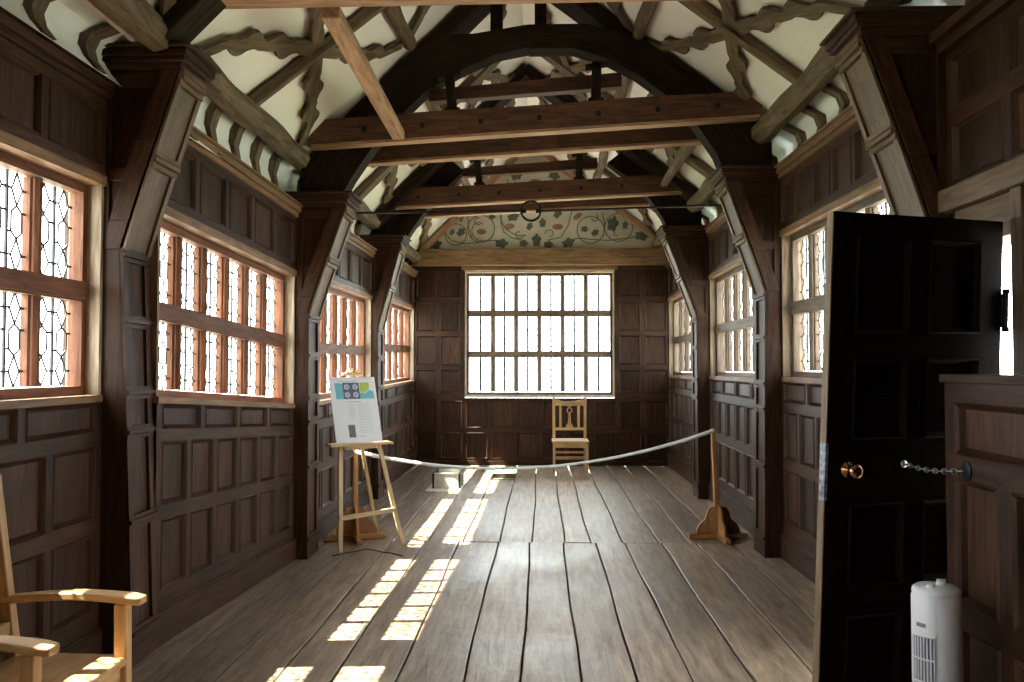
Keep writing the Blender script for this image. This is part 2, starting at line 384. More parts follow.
def side_bay(side, i, A, B, sh, sill, trans, head, top, nfr=4, nmain=6, nwin=6, win=True, nup=5, wmats=('win',)):
    jm = 'reveal' if side == 'left' else 'jamb'
    n = (1, 0, 0) if side == 'left' else (-1, 0, 0)
    f = Bay(A, B, n, *sh); L_ = f.len
    mb = MB()
    # dado: two rows of tall panels below a row of low wide ones
    s = sill/1.27
    rows = [(.27*s, .63*s, cells(0, L_, nmain)), (.70*s, 1.03*s, cells(0, L_, nmain)), (1.095*s, 1.235*s, cells(0, L_, nfr))]
    panels(mb, f, 0, L_, 0, sill-.03, rows)
    mb.box(0, L_, 0, sill-.032, -.20, -.026, f=f, tone=.2)
    # above the window
    hb = head+.05
    if top-hb > .75:
        mid = (hb+top)/2
        panels(mb, f, 0, L_, hb, top, [(hb+.06, mid-.03, cells(0, L_, nup)), (mid+.03, top-.06, cells(0, L_, nup))])
    else:
        panels(mb, f, 0, L_, hb, top, [(hb+.05, top-.05, cells(0, L_, nup))])
    mb.box(0, L_, hb, top+.06, -.20, -.025, f=f, tone=.2)
    if not win:
        panels(mb, f, 0, L_, sill-.03, hb, [(sill+.03, (sill+hb)/2-.03, cells(0, L_, nup)), ((sill+hb)/2+.03, hb-.05, cells(0, L_, nup))])
        mb.box(0, L_, sill-.045, hb, -.20, -.025, f=f, tone=.2)
    w = struct(mb.build('wall_%s' % side if not bpy.data.objects.get('wall_%s' % side) else 'wall_%s.%03d' % (side, i), 'oak'))
    b = MB(); b.box(0, L_, 0, .17*s, -.02, .022, f=f); b.box(0, L_, .17*s, .185*s, -.02, .012, f=f)
    struct(b.build('baseboard_%s' % side if not bpy.data.objects.get('baseboard_%s' % side) else 'baseboard_%s.%03d' % (side, i), 'oak_post', bevel=.004))
    c = MB()
    c.box(0, L_, top, top+.035, -.25, .02, f=f); c.box(0, L_, top+.035, top+.08, -.25, .04, f=f); c.box(0, L_, top+.08, top+.095, -.25, .06, f=f)
    struct(c.build('trim_%d' % (i if side == 'left' else i+6), 'oak_ledge' if i > 1 else 'oak_post', bevel=.003))
    if win:
        window(f, .025, L_-.025, sill, trans, head, nwin, wmats, mat_rev=jm)
    return f
# left side, from behind the camera to the far end
LW = [None]*5
LW[0] = side_bay('left', 0, (-2.2, YP[0]), (-2.2, YP[1]), (.0, .0), 1.36, [1.88], 2.42, 2.86, nup=5)
LW[1] = side_bay('left', 1, (-2.22, YP[1]+PD), (-2.22, YP[2]), (.0, .0), 1.36, [1.88], 2.42, 2.86, nup=5, nwin=7)
LW[2] = side_bay('left', 2, (-2.07, YP[2]+.28), (-1.93, YP[3]), (.07, -.06), 1.27, [1.755], 2.27, 2.74)
LW[3] = side_bay('left', 3, (-1.93, YP[3]+PD), (-1.93, YP[4]), (-.05, -.03), 1.25, [1.72], 2.30, 2.78)
LW[4] = side_bay('left', 4, (-1.95, YP[4]+PD), (-1.95, YP[5]), (-.02, .02), 1.28, [1.76], 2.36, 2.86)
RW = [None]*5
RW[0] = side_bay('right', 0, (2.0, YQ[0]), (2.0, YQ[1]), (0, 0), 1.43, [1.95], 2.48, 3.02, wmats=('win_far',), win=False)  # unseen bay left windowless to keep light off the near end
RW[2] = side_bay('right', 2, (1.94, YQ[2]+PD), (1.90, YQ[3]), (0, 0), 1.42, [1.96], 2.53, 2.99, wmats=('win_far',), nup=6)
RW[3] = side_bay('right', 3, (1.90, YQ[3]+PD), (1.92, YQ[4]), (0, 0), 1.40, [1.93], 2.50, 2.99, wmats=('win_far',), nup=6)
RW[4] = side_bay('right', 4, (1.94, YQ[4]+PD), (1.94, YQ[5]), (0, 0), 1.38, [1.90], 2.50, 2.99, wmats=('win_far',), nup=6)
# near right bay: solid panelling with the doorway at its far end
f = Bay((2.0, YQ[1]+PD), (1.97, YQ[2]), (-1, 0, 0)); L_ = f.len; ud = L_-.56
mb = MB()
panels(mb, f, 0, ud, 0, 2.25, [(.3, .7, cells(0, ud, 3)), (.78, 1.3, cells(0, ud, 3)), (1.38, 1.75, cells(0, ud, 3)), (1.82, 2.18, cells(0, ud, 3))])
panels(mb, f, 0, L_, 2.33, 3.02, [(2.38, 2.66, cells(0, L_, 5)), (2.73, 2.98, cells(0, L_, 5))])
mb.box(0, ud-.001, 0, 2.25, -.2, -.025, f=f, tone=.2); mb.box(0, L_, 2.33, 3.08, -.2, -.025, f=f, tone=.2)
mb.box(L_-.06, L_, 0, 2.25, -.2, -.0, f=f, tone=.2)
struct(mb.build('wall_right.001', 'oak'))
mb = MB(); mb.box(-.05, L_+.0, 2.24, 2.35, -.2, .05, f=f); mb.box(ud, L_-.06, 2.06, 2.24, -.18, .0, f=f); mb.box(ud-.08, ud, 0, 2.24, -.2, .03, f=f)
struct(mb.build('trim_12', 'oak_soffit', bevel=.005))
mb = MB(); mb.box(0, L_, 3.02, 3.07, -.1, .04, f=f); mb.box(0, L_, 3.07, 3.12, -.1, .08, f=f)
struct(mb.build('trim_7', 'oak_post', bevel=.003))

# far wall with its big window
YF = 12.55
f = Bay((-1.99, YF), (1.98, YF), (0, -1, 0)); UL = f.len
wx0, wx1 = -1.17+1.99, 1.12+1.99
mb = MB()
rows_s = [(1.10, 1.46), (1.53, 1.98), (2.05, 2.50), (2.57, 2.98)]
panels(mb, f, 0, UL, 0, 1.03, [(.10, .50, cells(0, UL, 10, .06)), (.57, .98, cells(0, UL, 10, .06))])
panels(mb, f, 0, wx0, 1.03, 3.06, [(a, b, cells(.0, wx0, 2, .07)) for a, b in rows_s])
panels(mb, f, wx1, UL, 1.03, 3.06, [(a, b, cells(wx1, UL, 2, .07)) for a, b in rows_s])
mb.box(-.15, UL+.15, 0, 1.02, -.2, -.025, f=f, tone=.2)
mb.box(-.15, wx0-.01, 1.02, 3.2, -.2, -.025, f=f, tone=.2); mb.box(wx1+.01, UL+.15, 1.02, 3.2, -.2, -.025, f=f, tone=.2)
struct(mb.build('wall_far', 'oak'))
b = MB(); b.box(0, UL, 0, .07, -.02, .02, f=f); struct(b.build('baseboard_far', 'oak_post', bevel=.004))
window(f, wx0+.02, wx1-.02, 1.07, [1.70, 2.33], 2.95, 6, ('win_far',), lead=True, w=-.12, hw=.040, bar=.034, order=20, label='large leaded window in the far wall')
mb = MB(); mb.box(-.0, UL, 3.05, 3.30, -.2, .12, f=f); mb.box(wx0-.05, wx1+.05, 2.99, 3.05, -.2, .02, f=f)
struct(mb.build('trim_13', 'oak_ledge', bevel=.008))
# gable plaster
mb = MB()
mb.prism([(-2.15, YF+.02, 3.28), (2.15, YF+.02, 3.28), (2.05, YF+.02, 3.36), (-.18, YF+.02, 5.08), (-2.1, YF+.02, 3.3)], (0, .12, 0))
struct(mb.build('wall_gable', 'gable'))
# wall behind the camera, panelled shut so no window lights the near bays
f = Bay((-2.15, -1.35), (2.1, -1.35), (0, 1, 0)); UL = f.len
mb = MB()
panels(mb, f, 0, UL, 0, 1.03, [(.1, .5, cells(0, UL, 10, .06)), (.57, .98, cells(0, UL, 10, .06))])
panels(mb, f, 0, 1.0, 1.03, 3.3, [(1.1, 2.0, cells(0, 1.0, 2)), (2.1, 3.0, cells(0, 1.0, 2))])
panels(mb, f, 3.25, UL, 1.03, 3.3, [(1.1, 2.0, cells(3.25, UL, 2)), (2.1, 3.0, cells(3.25, UL, 2))])
mb.box(-.15, UL+.15, 0, 1.02, -.2, -.025, f=f); mb.box(-.15, .99, 1.02, 3.3, -.2, -.025, f=f); mb.box(3.26, UL+.15, 1.02, 3.3, -.2, -.025, f=f)
mb.box(-.15, UL+.15, 3.0, 3.34, -.2, .1, f=f)
mb.prism([f(-.2, 3.3, -.05), f(UL+.2, 3.3, -.05), f(UL/2-.1, 5.15, -.05)], (0, -.12, 0))
panels(mb, f, 1.0, 3.25, 1.03, 3.3, [(1.1, 2.0, cells(1.0, 3.25, 5)), (2.1, 3.0, cells(1.0, 3.25, 5))]); mb.box(.98, 3.27, 1.02, 3.3, -.2, -.025, f=f)
struct(mb.build('wall_rear', 'oak'))

# ---- roof: plaster slopes, coving
def slopeL(y, s, h=0):   # s metres up from the eave, h below the plaster
    d = (RG-EL).normalized(); n = Vector((d.z, 0, -d.x)); p = EL+d*s+n*h; return Vector((p.x, y, p.z))
def slopeR(y, s, h=0):
    d = (RG-ER).normalized(); n = Vector((-d.z, 0, d.x))
    if n.z > 0: n = -n
    p = ER+d*s+n*h; return Vector((p.x, y, p.z))
LL = (RG-EL).length; LR = (RG-ER).length
mb = MB()
for sl, LN in ((slopeL, LL), (slopeR, LR)):
    ny = 40; ns = 10; vs = []; fs = []
    for i in range(ny+1):
        y = lerp(-1.5, 12.7, i/ny)
        for j in range(ns+1):
            s_ = lerp(-.12, LN+.0, j/ns)
            vs.append(sl(y, s_, -.012+.008*math.sin(y*2.1+j)*math.sin(j*1.3) if 0 < j < ns else 0))
    for i in range(ny):
        for j in range(ns): fs.append((i*(ns+1)+j, (i+1)*(ns+1)+j, (i+1)*(ns+1)+j+1, i*(ns+1)+j+1))
    mb.add(vs, fs)
    mb.add([sl(-1.5, -.2, -.08), sl(12.75, -.2, -.08), sl(12.75, LN+.06, -.08), sl(-1.5, LN+.06, -.08)], [(0, 1, 2, 3)])
ce = struct(mb.build('ceiling', 'plaster', smooth=True))
def coving(side, i, y0, y1, x0, z0, x1, z1):
    mb = MB(); s = -1 if side == 'left' else 1
    prof = [(x0+s*.01, z0-.02), (x0+s*.07, lerp(z0, z1, .25)), (x0+s*.10, lerp(z0, z1, .55)), (x0+s*.09, lerp(z0, z1, .8)), (x1+s*.04, z1+.10)]
    vs = [(x, y0, z) for x, z in prof]+[(x, y1, z) for x, z in prof]; m = len(prof)
    mb.add(vs, [(j, j+1, m+j+1, m+j) for j in range(m-1)])
    mb.add([(x+s*.1, y, z) for (x, y, z) in vs], [(j, j+1, m+j+1, m+j) for j in range(m-1)])
    o = struct(mb.build('ceiling.%03d' % (i+(1 if side == 'left' else 7)), 'plaster_cool', smooth=True))
    return prof
BN = ['at the near end', 'in the nearest bay', 'in the second bay', 'in the third bay', 'in the farthest bay']
def arm_poly(path, w0, w1, cusps):
    """outline of a cusped brace arm along a path in slope coordinates (y, s)"""
    P = [Vector((a, b)) for a, b in path]; Ls = [0]
    for i in range(1, len(P)): Ls.append(Ls[-1]+(P[i]-P[i-1]).length)
    T = Ls[-1]
    def pt(t):
        d = t*T
        for i in range(1, len(P)):
            if d <= Ls[i] or i == len(P)-1:
                k = (d-Ls[i-1])/(Ls[i]-Ls[i-1]); q = P[i-1].lerp(P[i], k); tg = (P[i]-P[i-1]).normalized(); return q, Vector((-tg.y, tg.x))
    def halfw(t, side):
        w = lerp(w0, w1, t)/2
        for (c, h, sd) in cusps:
            if sd == 0 or sd == side:
                e = abs(t-c)
                if e < .045: w += h*(1-.35*(e/.045)**2)
                elif e < .085: w += h*.65*(1-(e-.045)/.04)**2
                elif e < .15: w += -.010*math.sin((e-.085)/.065*math.pi)
        return w
    n = 64; a = []; b = []
    for i in range(n+1):
        t_ = i/n; q, nn = pt(t_); a.append(q+nn*halfw(t_, 1)); b.append(q-nn*halfw(t_, -1))
    return a, b
def framing(side, i, y0, y1):
    sl, LN = (slopeL, LL) if side == 'left' else (slopeR, LR)
    s = -1 if side == 'left' else 1
    if side == 'left': px, pz, x0, z0 = -1.93, 3.17, (-2.13 if i < 2 else -1.98), (2.95 if i < 2 else 2.80+.02*i-.02)
    else: px, pz, x0, z0 = 1.77, 3.37, 1.93, 3.09
    coving(side, i, y0-.25, y1+.25, x0, z0, px, pz-.02)
    ym = (y0+y1)/2
    if i == 3: ym += .35
    if i == 2 and side == 'right': ym += .2
    sk = .28 if (side == 'left' and i == 2) else 0
    root = thing('roof_framing', 'dark oak purlins, rafter and cusped braces on the %s roof slope %s' % (side, BN[i]), 'roof timbers', (px, ym, pz), 'roof timbers over the plaster slopes')
    def dist(mbx, a, b, r):   # a rough squared timber with slight waver
        k = 14; a = Vector(a); b = Vector(b); ph = random.uniform(0, 6)
        mbx.tube([a.lerp(b, j/k)+Vector((.010*math.sin(j*.9+ph), 0, .008*math.sin(j*.7+ph*2))) for j in range(k+1)], [r*(1.08+.06*math.sin(j*1.3+ph)) for j in range(k+1)], 7, tone=.4)
    m = MB(); dist(m, (px, y0-.05, pz), (px, y1+.05, pz), .085); m.build('purlin', 'rafter', root, bevel=.008)
    m = MB(); a = sl(y0-.05, 1.25, .05); b = sl(y1+.05, 1.25, .05); dist(m, a, b, .055); m.build('purlin', 'rafter', root, bevel=.012)
    m = MB(); m.bar(sl(ym, .0, .03), sl(ym, LN-.02, .03), .10, .07, upv=(0, 1, 0)) if False else m.bar(sl(ym-.12*(sk > 0), .0, .035), sl(ym+sk*2, LN-.02, .035), .17 if i == 3 else .10, .07); m.build('rafter', 'rafter', root, bevel=.01)
    hb = (y1-y0)/2
    for tier in (0, 1):
        sc = .62 if tier == 0 else 1.25+(LN-1.25)/2; ha = .58 if tier == 0 else (LN-1.25)/2-.03
        for dy in (-1, 1):
            for ds in (-1, 1):
                pth = [(ym, sc), (ym+dy*hb*.27, sc+ds*ha*.20), (ym+dy*hb*.56, sc+ds*ha*.44), (ym+dy*hb*.82, sc+ds*ha*.68), (ym+dy*hb*.98, sc+ds*ha)]
                cus = [(.30, .05, 1 if dy*ds > 0 else -1), (.40, .04, -1 if dy*ds > 0 else 1), (.62, .05, -1), (.70, .045, 1)]
                A_, B_ = arm_poly(pth, .115, .065, cus)
                m = MB(); n_ = len(A_); V = []
                for (p, q) in zip(A_, B_):
                    V += [sl(p.x, p.y, .02), sl(q.x, q.y, .02), sl(p.x, p.y, .048), sl(q.x, q.y, .048)]
                V = [Vector(v_) for v_ in V]; Fs = []
                for k in range(n_-1):
                    o_ = k*4; p_ = o_+4
                    Fs += [(o_+2, o_+3, p_+3, p_+2), (o_, p_, p_+1, o_+1), (o_, o_+2, p_+2, p_), (o_+1, p_+1, p_+3, o_+3)]
                Fs += [(0, 1, 3, 2), (4*n_-4, 4*n_-2, 4*n_-1, 4*n_-3)]
                m.add(V, Fs, V[-1]-V[0], .5)
                m.build('wind_brace', 'rafter', root)
    # curved ashlar struts under the purlin
    na = max(3, round((y1-y0)/.42))
    for k in range(na):
        y = lerp(y0, y1, (k+.5)/na)
        m = MB()
        pr = [(x0+s*.0, z0-.01), (x0+s*.045, lerp(z0, pz, .22)), (x0+s*.06, lerp(z0, pz, .48)), (x0+s*.035, lerp(z0, pz, .72)), (px+s*.03, pz+.01)]
        for (p, q) in zip(pr[:-1], pr[1:]):
            m.bar((p[0], y, p[1]), (q[0], y, q[1]), .085, .07, upv=(0, 1, 0), tone=.3) if False else m.hexa([(p[0], y-.045, p[1]), (p[0], y+.045, p[1]), (p[0]+s*.06, y+.045, p[1]), (p[0]+s*.06, y-.045, p[1]), (q[0], y-.045, q[1]), (q[0], y+.045, q[1]), (q[0]+s*.06, y+.045, q[1]), (q[0]+s*.06, y-.045, q[1])], (0, 0, 1), .4)
        m.build('ashlar_strut', 'rafter', root)
for i in range(5):
    framing('left', i, YP[i]+PD, YP[i+1]); framing('right', i, YQ[i]+PD, YQ[i+1])

# ---- posts with bracketed heads
def post(side, Y, xw, xb, zk, xk, xc, zc, label, depth=PD):
    """xw wall, xb foot of the inner face, (xk,zk) start of the bracket, (xc,zc) its head"""
    s = -1 if side == 'left' else 1
    root = thing('wall_post', label, 'post', (xb+s*.1, Y+depth/2, 0), 'oak posts with bracketed heads')
    loc = root.location.copy(); xo = xw+s*.18; y0, y1 = Y, Y+depth
    m = MB()
    m.hexa([(xo, y0, 0), (xb, y0, 0), (xb, y1, 0), (xo, y1, 0), (xo, y0, zk), (xk, y0, zk), (xk, y1, zk), (xo, y1, zk)], (0, 0, 1), .5)
    shaft = m.build('shaft', 'oak_post', root, bevel=.004, loc=loc)
    # mouldings of the face to the room
    m = MB()
    def fx(z): return lerp(xb, xk, z/zk)
    for (a, b) in ((y0, y0+.055), (y1-.055, y1)):
        m.hexa([(fx(.02), a, .02), (fx(.02)-s*.016, a, .02), (fx(.02)-s*.016, b, .02), (fx(.02), b, .02), (fx(zk), a, zk), (fx(zk)-s*.016, a, zk), (fx(zk)-s*.016, b, zk), (fx(zk), b, zk)], (0, 0, 1))
    kz = zk/2.0
    for z in (.12, .68, 1.08*kz, 1.27*kz, 1.62*kz, zk-.06):
        for (dz, pr) in ((0, .020), (.025, .030), (.045, .018)):
            x = fx(z); m.box(x, x-s*pr, y0-.004, y1+.004, z+dz, z+dz+.02)
    m.box(fx(0), fx(0)-s*.018, y0-.006, y1+.006, 0, .12)
    m.build('face_moulding', 'oak_post', shaft, loc=loc)
    # bracket: curve from the shaft up to the head
    crv = [(xk, zk), (lerp(xk, xc, .15), lerp(zk, zc, .16)), (lerp(xk, xc, .355), lerp(zk, zc, .37)), (lerp(xk, xc, .59), lerp(zk, zc, .60)), (lerp(xk, xc, .815), lerp(zk, zc, .82)), (xc, zc)]
    m = MB()
    poly = [(xo, y0+.018, zk)]+[(x+s*.004, y0+.018, z) for x, z in crv]+[(xo, y0+.018, zc)]
    m.prism(poly, (0, depth-.036, 0), (0, 0, 1), .2)
    brk = m.build('bracket', 'oak_post', root, loc=loc)
    m = MB(); wd = .10
    for k_, (ya, yb) in enumerate(((y0-.004, y0+.02), (y1-.02, y1+.004))):
        sg = .003 if k_ == 0 else -.003
        for (p, q) in zip(crv[:-1], crv[1:]):
            m.hexa([(p[0], ya, p[1]), (p[0]+s*wd, ya, p[1]), (p[0]+s*wd, yb, p[1]), (p[0], yb, p[1]), (q[0], ya, q[1]), (q[0]+s*wd, ya, q[1]), (q[0]+s*wd, yb, q[1]), (q[0], yb, q[1])], None, .9)
        m.box(xo, xw-s*.05, ya+sg, yb+sg, zk, zc, g=(0, 0, 1), tone=.6)
        m.box(xo, lerp(xk, xc, .85), ya+2*sg, yb+2*sg, zc-.09, zc-.01, g=(1, 0, 0), tone=.7)
        zm = lerp(zk, zc, .38); m.box(xo, lerp(xk, xc, .32)+s*.05, ya+2*sg, yb+2*sg, zm, zm+.07, g=(1, 0, 0), tone=.7)
    m.build('spandrel_frame', 'oak_post', brk, bevel=.003, loc=loc)
    # paler board on the underside, framed and banded
    m = MB()
    for (p, q) in zip(crv[:-1], crv[1:]):
        for a, b, h in ((y0, y1, .012), (y0, y0+.04, .026), (y1-.04, y1, .026)):
            d = Vector((q[0]-p[0], 0, q[1]-p[1])).normalized(); nn = Vector((d.z, 0, -d.x))*(-s)
            if nn.z > 0: nn = -nn
            P = Vector((p[0], 0, p[1])); Q = Vector((q[0], 0, q[1]))
            def v3(b_, k, yy): r_ = b_+nn*k; return (r_.x, yy, r_.z)
            m.hexa([v3(P, 0, a), v3(P, h, a), v3(P, h, b), v3(P, 0, b), v3(Q, 0, a), v3(Q, h, a), v3(Q, h, b), v3(Q, 0, b)], None, .5)
    for k in (.47, .93):
        z = lerp(zk, zc, k); i_ = k*(len(crv)-1); j = min(int(i_), len(crv)-2); tt = i_-j
        for e in (0, .03, .06):
            kk = min(1, k+e/(zc-zk)); 
            for (p, q) in zip(crv[:-1], crv[1:]):
                zz = zk+(zc-zk)*kk
                if p[1] <= zz <= q[1]: x = lerp(p[0], q[0], (zz-p[1])/(q[1]-p[1])); break
            m.box(x+s*.03, x-s*(.032 if e != .03 else .040), y0+.001, y1-.001, zz-.013, zz+.013, g=(0, 1, 0), tone=.7)
    sf = m.build('bracket_soffit', 'oak_soffit', brk, loc=loc); sf['label'] = 'paler board on the underside'
    # moulded cap
    m = MB()
    for (za, zb, pr) in ((0, .035, .02), (.035, .06, .045), (.06, .10, .06), (.10, .115, .085)):
        m.box(xo, xc-s*pr, y0-pr*.8, y1+pr*.8, zc+za, zc+zb, g=(1, 0, 0))
    m.build('cap', 'oak_soffit' if False else 'oak_post', root, loc=loc, bevel=.004)
    return root
post('left', YP[1], -2.13, -2.04, 2.05, -2.08, -1.70, 2.98, 'oak post with bracketed head beside the camera on the window side')
post('left', YP[2], -2.25, -2.06, 2.10, -2.14, -1.85, 3.02, 'nearest oak post on the left, behind the armchair, between two leaded windows', depth=.28)
post('left', YP[3], -1.93, -1.84, 1.92, -1.84, -1.56, 2.76, 'middle oak post on the left, just nearer than the easel')
post('left', YP[4], -1.95, -1.86, 1.94, -1.87, -1.62, 2.89, 'farthest oak post on the left, beyond the easel')
post('right', YQ[1], 2.0, 1.92, 2.2, 1.92, 1.58, 3.10, 'oak post with bracketed head beside the camera on the door side')
post('right', YQ[2], 1.98, 1.88, 2.18, 1.90, 1.58, 3.12, 'nearest oak post on the right, rising behind the open door')
post('right', YQ[3], 1.90, 1.77, 2.10, 1.79, 1.49, 2.98, 'middle oak post on the right, between door and ribbon stand')
post('right', YQ[4], 1.93, 1.80, 2.08, 1.79, 1.45, 3.00, 'farthest oak post on the right, beyond the ribbon stand')

# ---- roof trusses
def truss(Y, label, bl, br, h=.21, full=True, crown=True, xl=-1.86, xr=1.74, near_mat='tie'):
    """bl, br: underside height of the tie at its left and right ends"""
    root = thing('roof_truss', label, 'roof truss', (-.05, Y+.3, (bl+br)/2), 'arched oak roof trusses')
    loc = root.location.copy()
    def zb(x): return lerp(bl, br, (x-xl)/(xr-xl))
    for k, ya in enumerate((Y, Y+.62) if full else (Y,)):
        m = MB(); n = 9
        for j in range(n):
            a = lerp(xl, xr, j/n); b = lerp(xl, xr, (j+1)/n); wa = .006*math.sin(j*1.7+Y); wb_ = .006*math.sin((j+1)*1.7+Y)
            hh = h*(.92 if k else 1)
            m.hexa([(a, ya, zb(a)+wa), (a, ya+.10, zb(a)+wa), (a, ya+.10, zb(a)+hh+wa), (a, ya, zb(a)+hh-wa), (b, ya, zb(b)+wb_), (b, ya+.10, zb(b)+wb_), (b, ya+.10, zb(b)+hh+wb_), (b, ya, zb(b)+hh-wb_)], (1, 0, 0), .5)
        if k == 0 and full:
            for j in range(7):
                x = lerp(xl+.45, xr-.35, j/6); m.box(x-.018, x+.018, ya-.004, ya+.02, zb(x)+.085, zb(x)+.125, mi=1)  # peg holes drawn as dark squares, their shade put into the colour
        tb = m.build('tie_beam', ['tie' if near_mat == 'tie' else near_mat, 'dark_void'], root, loc=loc)
        # paler underside: light bounced off the floor, put into the colour
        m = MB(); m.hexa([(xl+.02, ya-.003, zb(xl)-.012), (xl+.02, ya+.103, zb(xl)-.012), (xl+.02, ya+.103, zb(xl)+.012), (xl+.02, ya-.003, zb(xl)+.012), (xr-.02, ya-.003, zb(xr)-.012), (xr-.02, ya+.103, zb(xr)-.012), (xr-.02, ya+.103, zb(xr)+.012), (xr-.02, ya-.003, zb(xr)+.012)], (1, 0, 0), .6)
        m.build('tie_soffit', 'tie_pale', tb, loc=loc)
    # arched brace: two curved halves meeting at the crown
    def zr(x, d=.0):
        if x < RG.x: return lerp(EL.z, RG.z, (x-EL.x)/(RG.x-EL.x))-d
        return lerp(ER.z, RG.z, (x-ER.x)/(RG.x-ER.x))-d
    ya, yb = Y+.18, Y+.36
    innerL = [(-1.66, 2.84), (-1.55, 3.05), (-1.38, 3.30), (-1.14, 3.57), (-.90, 3.80), (-.62, 3.95), (-.36, 4.06), (-.10, 4.11)]
    innerR = [(1.50, 3.02), (1.42, 3.22), (1.26, 3.46), (1.02, 3.70), (.78, 3.88), (.52, 4.02), (.26, 4.10), (-.10, 4.10)]
    outerL = [(-1.98, 2.84), (-1.98, 3.1), (-1.85, zr(-1.85, .02)), (-1.5, zr(-1.5, .02)), (-1.15, zr(-1.15, .02)), (-.88, zr(-.88, .08)), (-.55, 4.23), (-.10, 4.30)]
    outerR = [(1.86, 3.02), (1.86, 3.3), (1.7, zr(1.7, .02)), (1.36, zr(1.36, .02)), (1.02, zr(1.02, .02)), (.74, 4.20), (.38, 4.30), (-.10, 4.30)]
    if not full: innerL, outerL, innerR, outerR = innerL[4:], outerL[4:], innerR[4:], outerR[4:]
    if not crown: innerL, outerL, innerR, outerR = innerL[:5], outerL[:5], innerR[:5], outerR[:5]
    for inn, out in ((innerL, outerL), (innerR, outerR)):
        m = MB(); n = len(inn)
        for j in range(n-1):
            a, b, c, d = inn[j], inn[j+1], out[j+1], out[j]
            m.hexa([(a[0], ya, a[1]), (d[0], ya, d[1]), (d[0], yb, d[1]), (a[0], yb, a[1]), (b[0], ya, b[1]), (c[0], ya, c[1]), (c[0], yb, c[1]), (b[0], yb, b[1])], (b[0]-a[0], 0, b[1]-a[1]), .5)
        m.build('arched_brace', 'arch', root, loc=loc)
    # principal rafters under the slopes
    for sl, LN, P0 in ((slopeL, LL, .0), (slopeR, LR, .0)):
        yc = (Y+.39 if crown else Y+.08) if full else Y-.02; m = MB(); m.bar(sl(yc, P0, .07), sl(yc, LN-.05, .07), .34 if full else .2, .12); m.build('principal_rafter', 'arch', root, bevel=.01, loc=loc)
    if full:
        for x, tilt in ((-.71, -.03), (.44, .01)):
            m = MB(); z0 = zb(x)+h
            m.bar((x, Y+.10, z0), (x+tilt, Y+.10, z0+.34), .075, .07, tone=.2); m.box(x-.06, x+.06, Y+.03, Y+.16, z0, z0+.035); m.bar((x+tilt-.09, Y+.1, z0+.30), (x+tilt+.09, Y+.1, z0+.33), .07, .03)
            m.build('queen_strut', 'arch', root, loc=loc)
        m = MB(); m.hexa([(-.92, Y+.20, zb(-.9)+.36), (-.92, Y+.30, zb(-.9)+.36), (-.92, Y+.30, zb(-.9)+.46), (-.92, Y+.20, zb(-.9)+.46), (.66, Y+.20, zb(.6)+.38), (.66, Y+.30, zb(.6)+.38), (.66, Y+.30, zb(.6)+.50), (.66, Y+.20, zb(.6)+.50)], (1, 0, 0))
        m.build('collar_rail', 'tie', root, bevel=.006, loc=loc)
        for x in (-.37, 0.0) if crown else ():
            m = MB(); m.bar((x, Y+.38, 4.25), (x, Y+.38, zr(x)-.03), .10, .12, upv=(0, 1, 0)); m.build('crown_strut', 'arch', root, loc=loc)
    return root
truss(1.2, 'arched roof truss overhead beside the camera', 3.10, 3.2, full=False, xl=-1.7, xr=1.6)
truss(4.08, 'nearest roof truss with a tie beam coloured pale for the light on it across the top', 3.385, 3.395, full=False, xl=-1.80, xr=1.74, near_mat='tie_pale')  # light falling on this tie beam is put into its paler oak
truss(6.44, 'middle arched roof truss with pegged tie beam and two short upright struts', 3.265, 3.47)
truss(9.34, 'farthest arched roof truss, right above the iron tie rod in view', 3.33, 3.50, crown=False)
# wall-end truss of the far gable
m = MB(); 
for sl, LN in ((slopeL, LL), (slopeR, LR)): m.bar(sl(YF-.06, .05, .06), sl(YF-.06, LN-.04, .06), .10, .08)
struct(m.build('trim_14', 'tie_pale', bevel=.01))

# two loose longitudinal struts between the ties
m = MB(); m.bar((-1.10, 4.20, 3.36), (-1.13, 6.43, 3.34), .10, .075); m.build
tag(m.build('roof_strut', 'tie_pale', bevel=.012), 'pale brown diagonal-looking timber running back from the nearest tie beam', 'beam')
m = MB(); m.bar((1.40, 7.22, 3.60), (1.40, 9.34, 3.58), .12, .10, h2=.07, w2=.08)
tag(m.build('roof_strut', 'rafter', bevel=.025), 'rough pale round timber between the two farther tie beams on the right', 'beam')

# ---- iron tie rod with ring
yr = 6.95
a = at(345, 213, Y=yr); b = at(729, 205, Y=yr); c = at(531, 211, Y=yr)
root = thing('tie_rod', 'thin black iron rod with a ring at its middle spanning the room', 'rod', c)
m = MB(); m.tube([a, lerp(a, c, .5), c-Vector((.075, 0, 0))], .009, 8); m.tube([c+Vector((.075, 0, 0)), lerp(c, b, .5), b], .009, 8)
for s_ in (-1, 1): m.tube([c+Vector((s_*.085, 0, 0)), c+Vector((s_*.04, 0, 0))], .018, 8)
m.build('rod', 'iron', root, smooth=True, loc=c)
m = MB(); m.tube([c+Vector((math.cos(t_)*.083, 0, math.sin(t_)*.083)) for t_ in [k*math.pi/16 for k in range(32)]], .010, 8, closed=True)
m.build('ring', 'iron', root, smooth=True, loc=c)

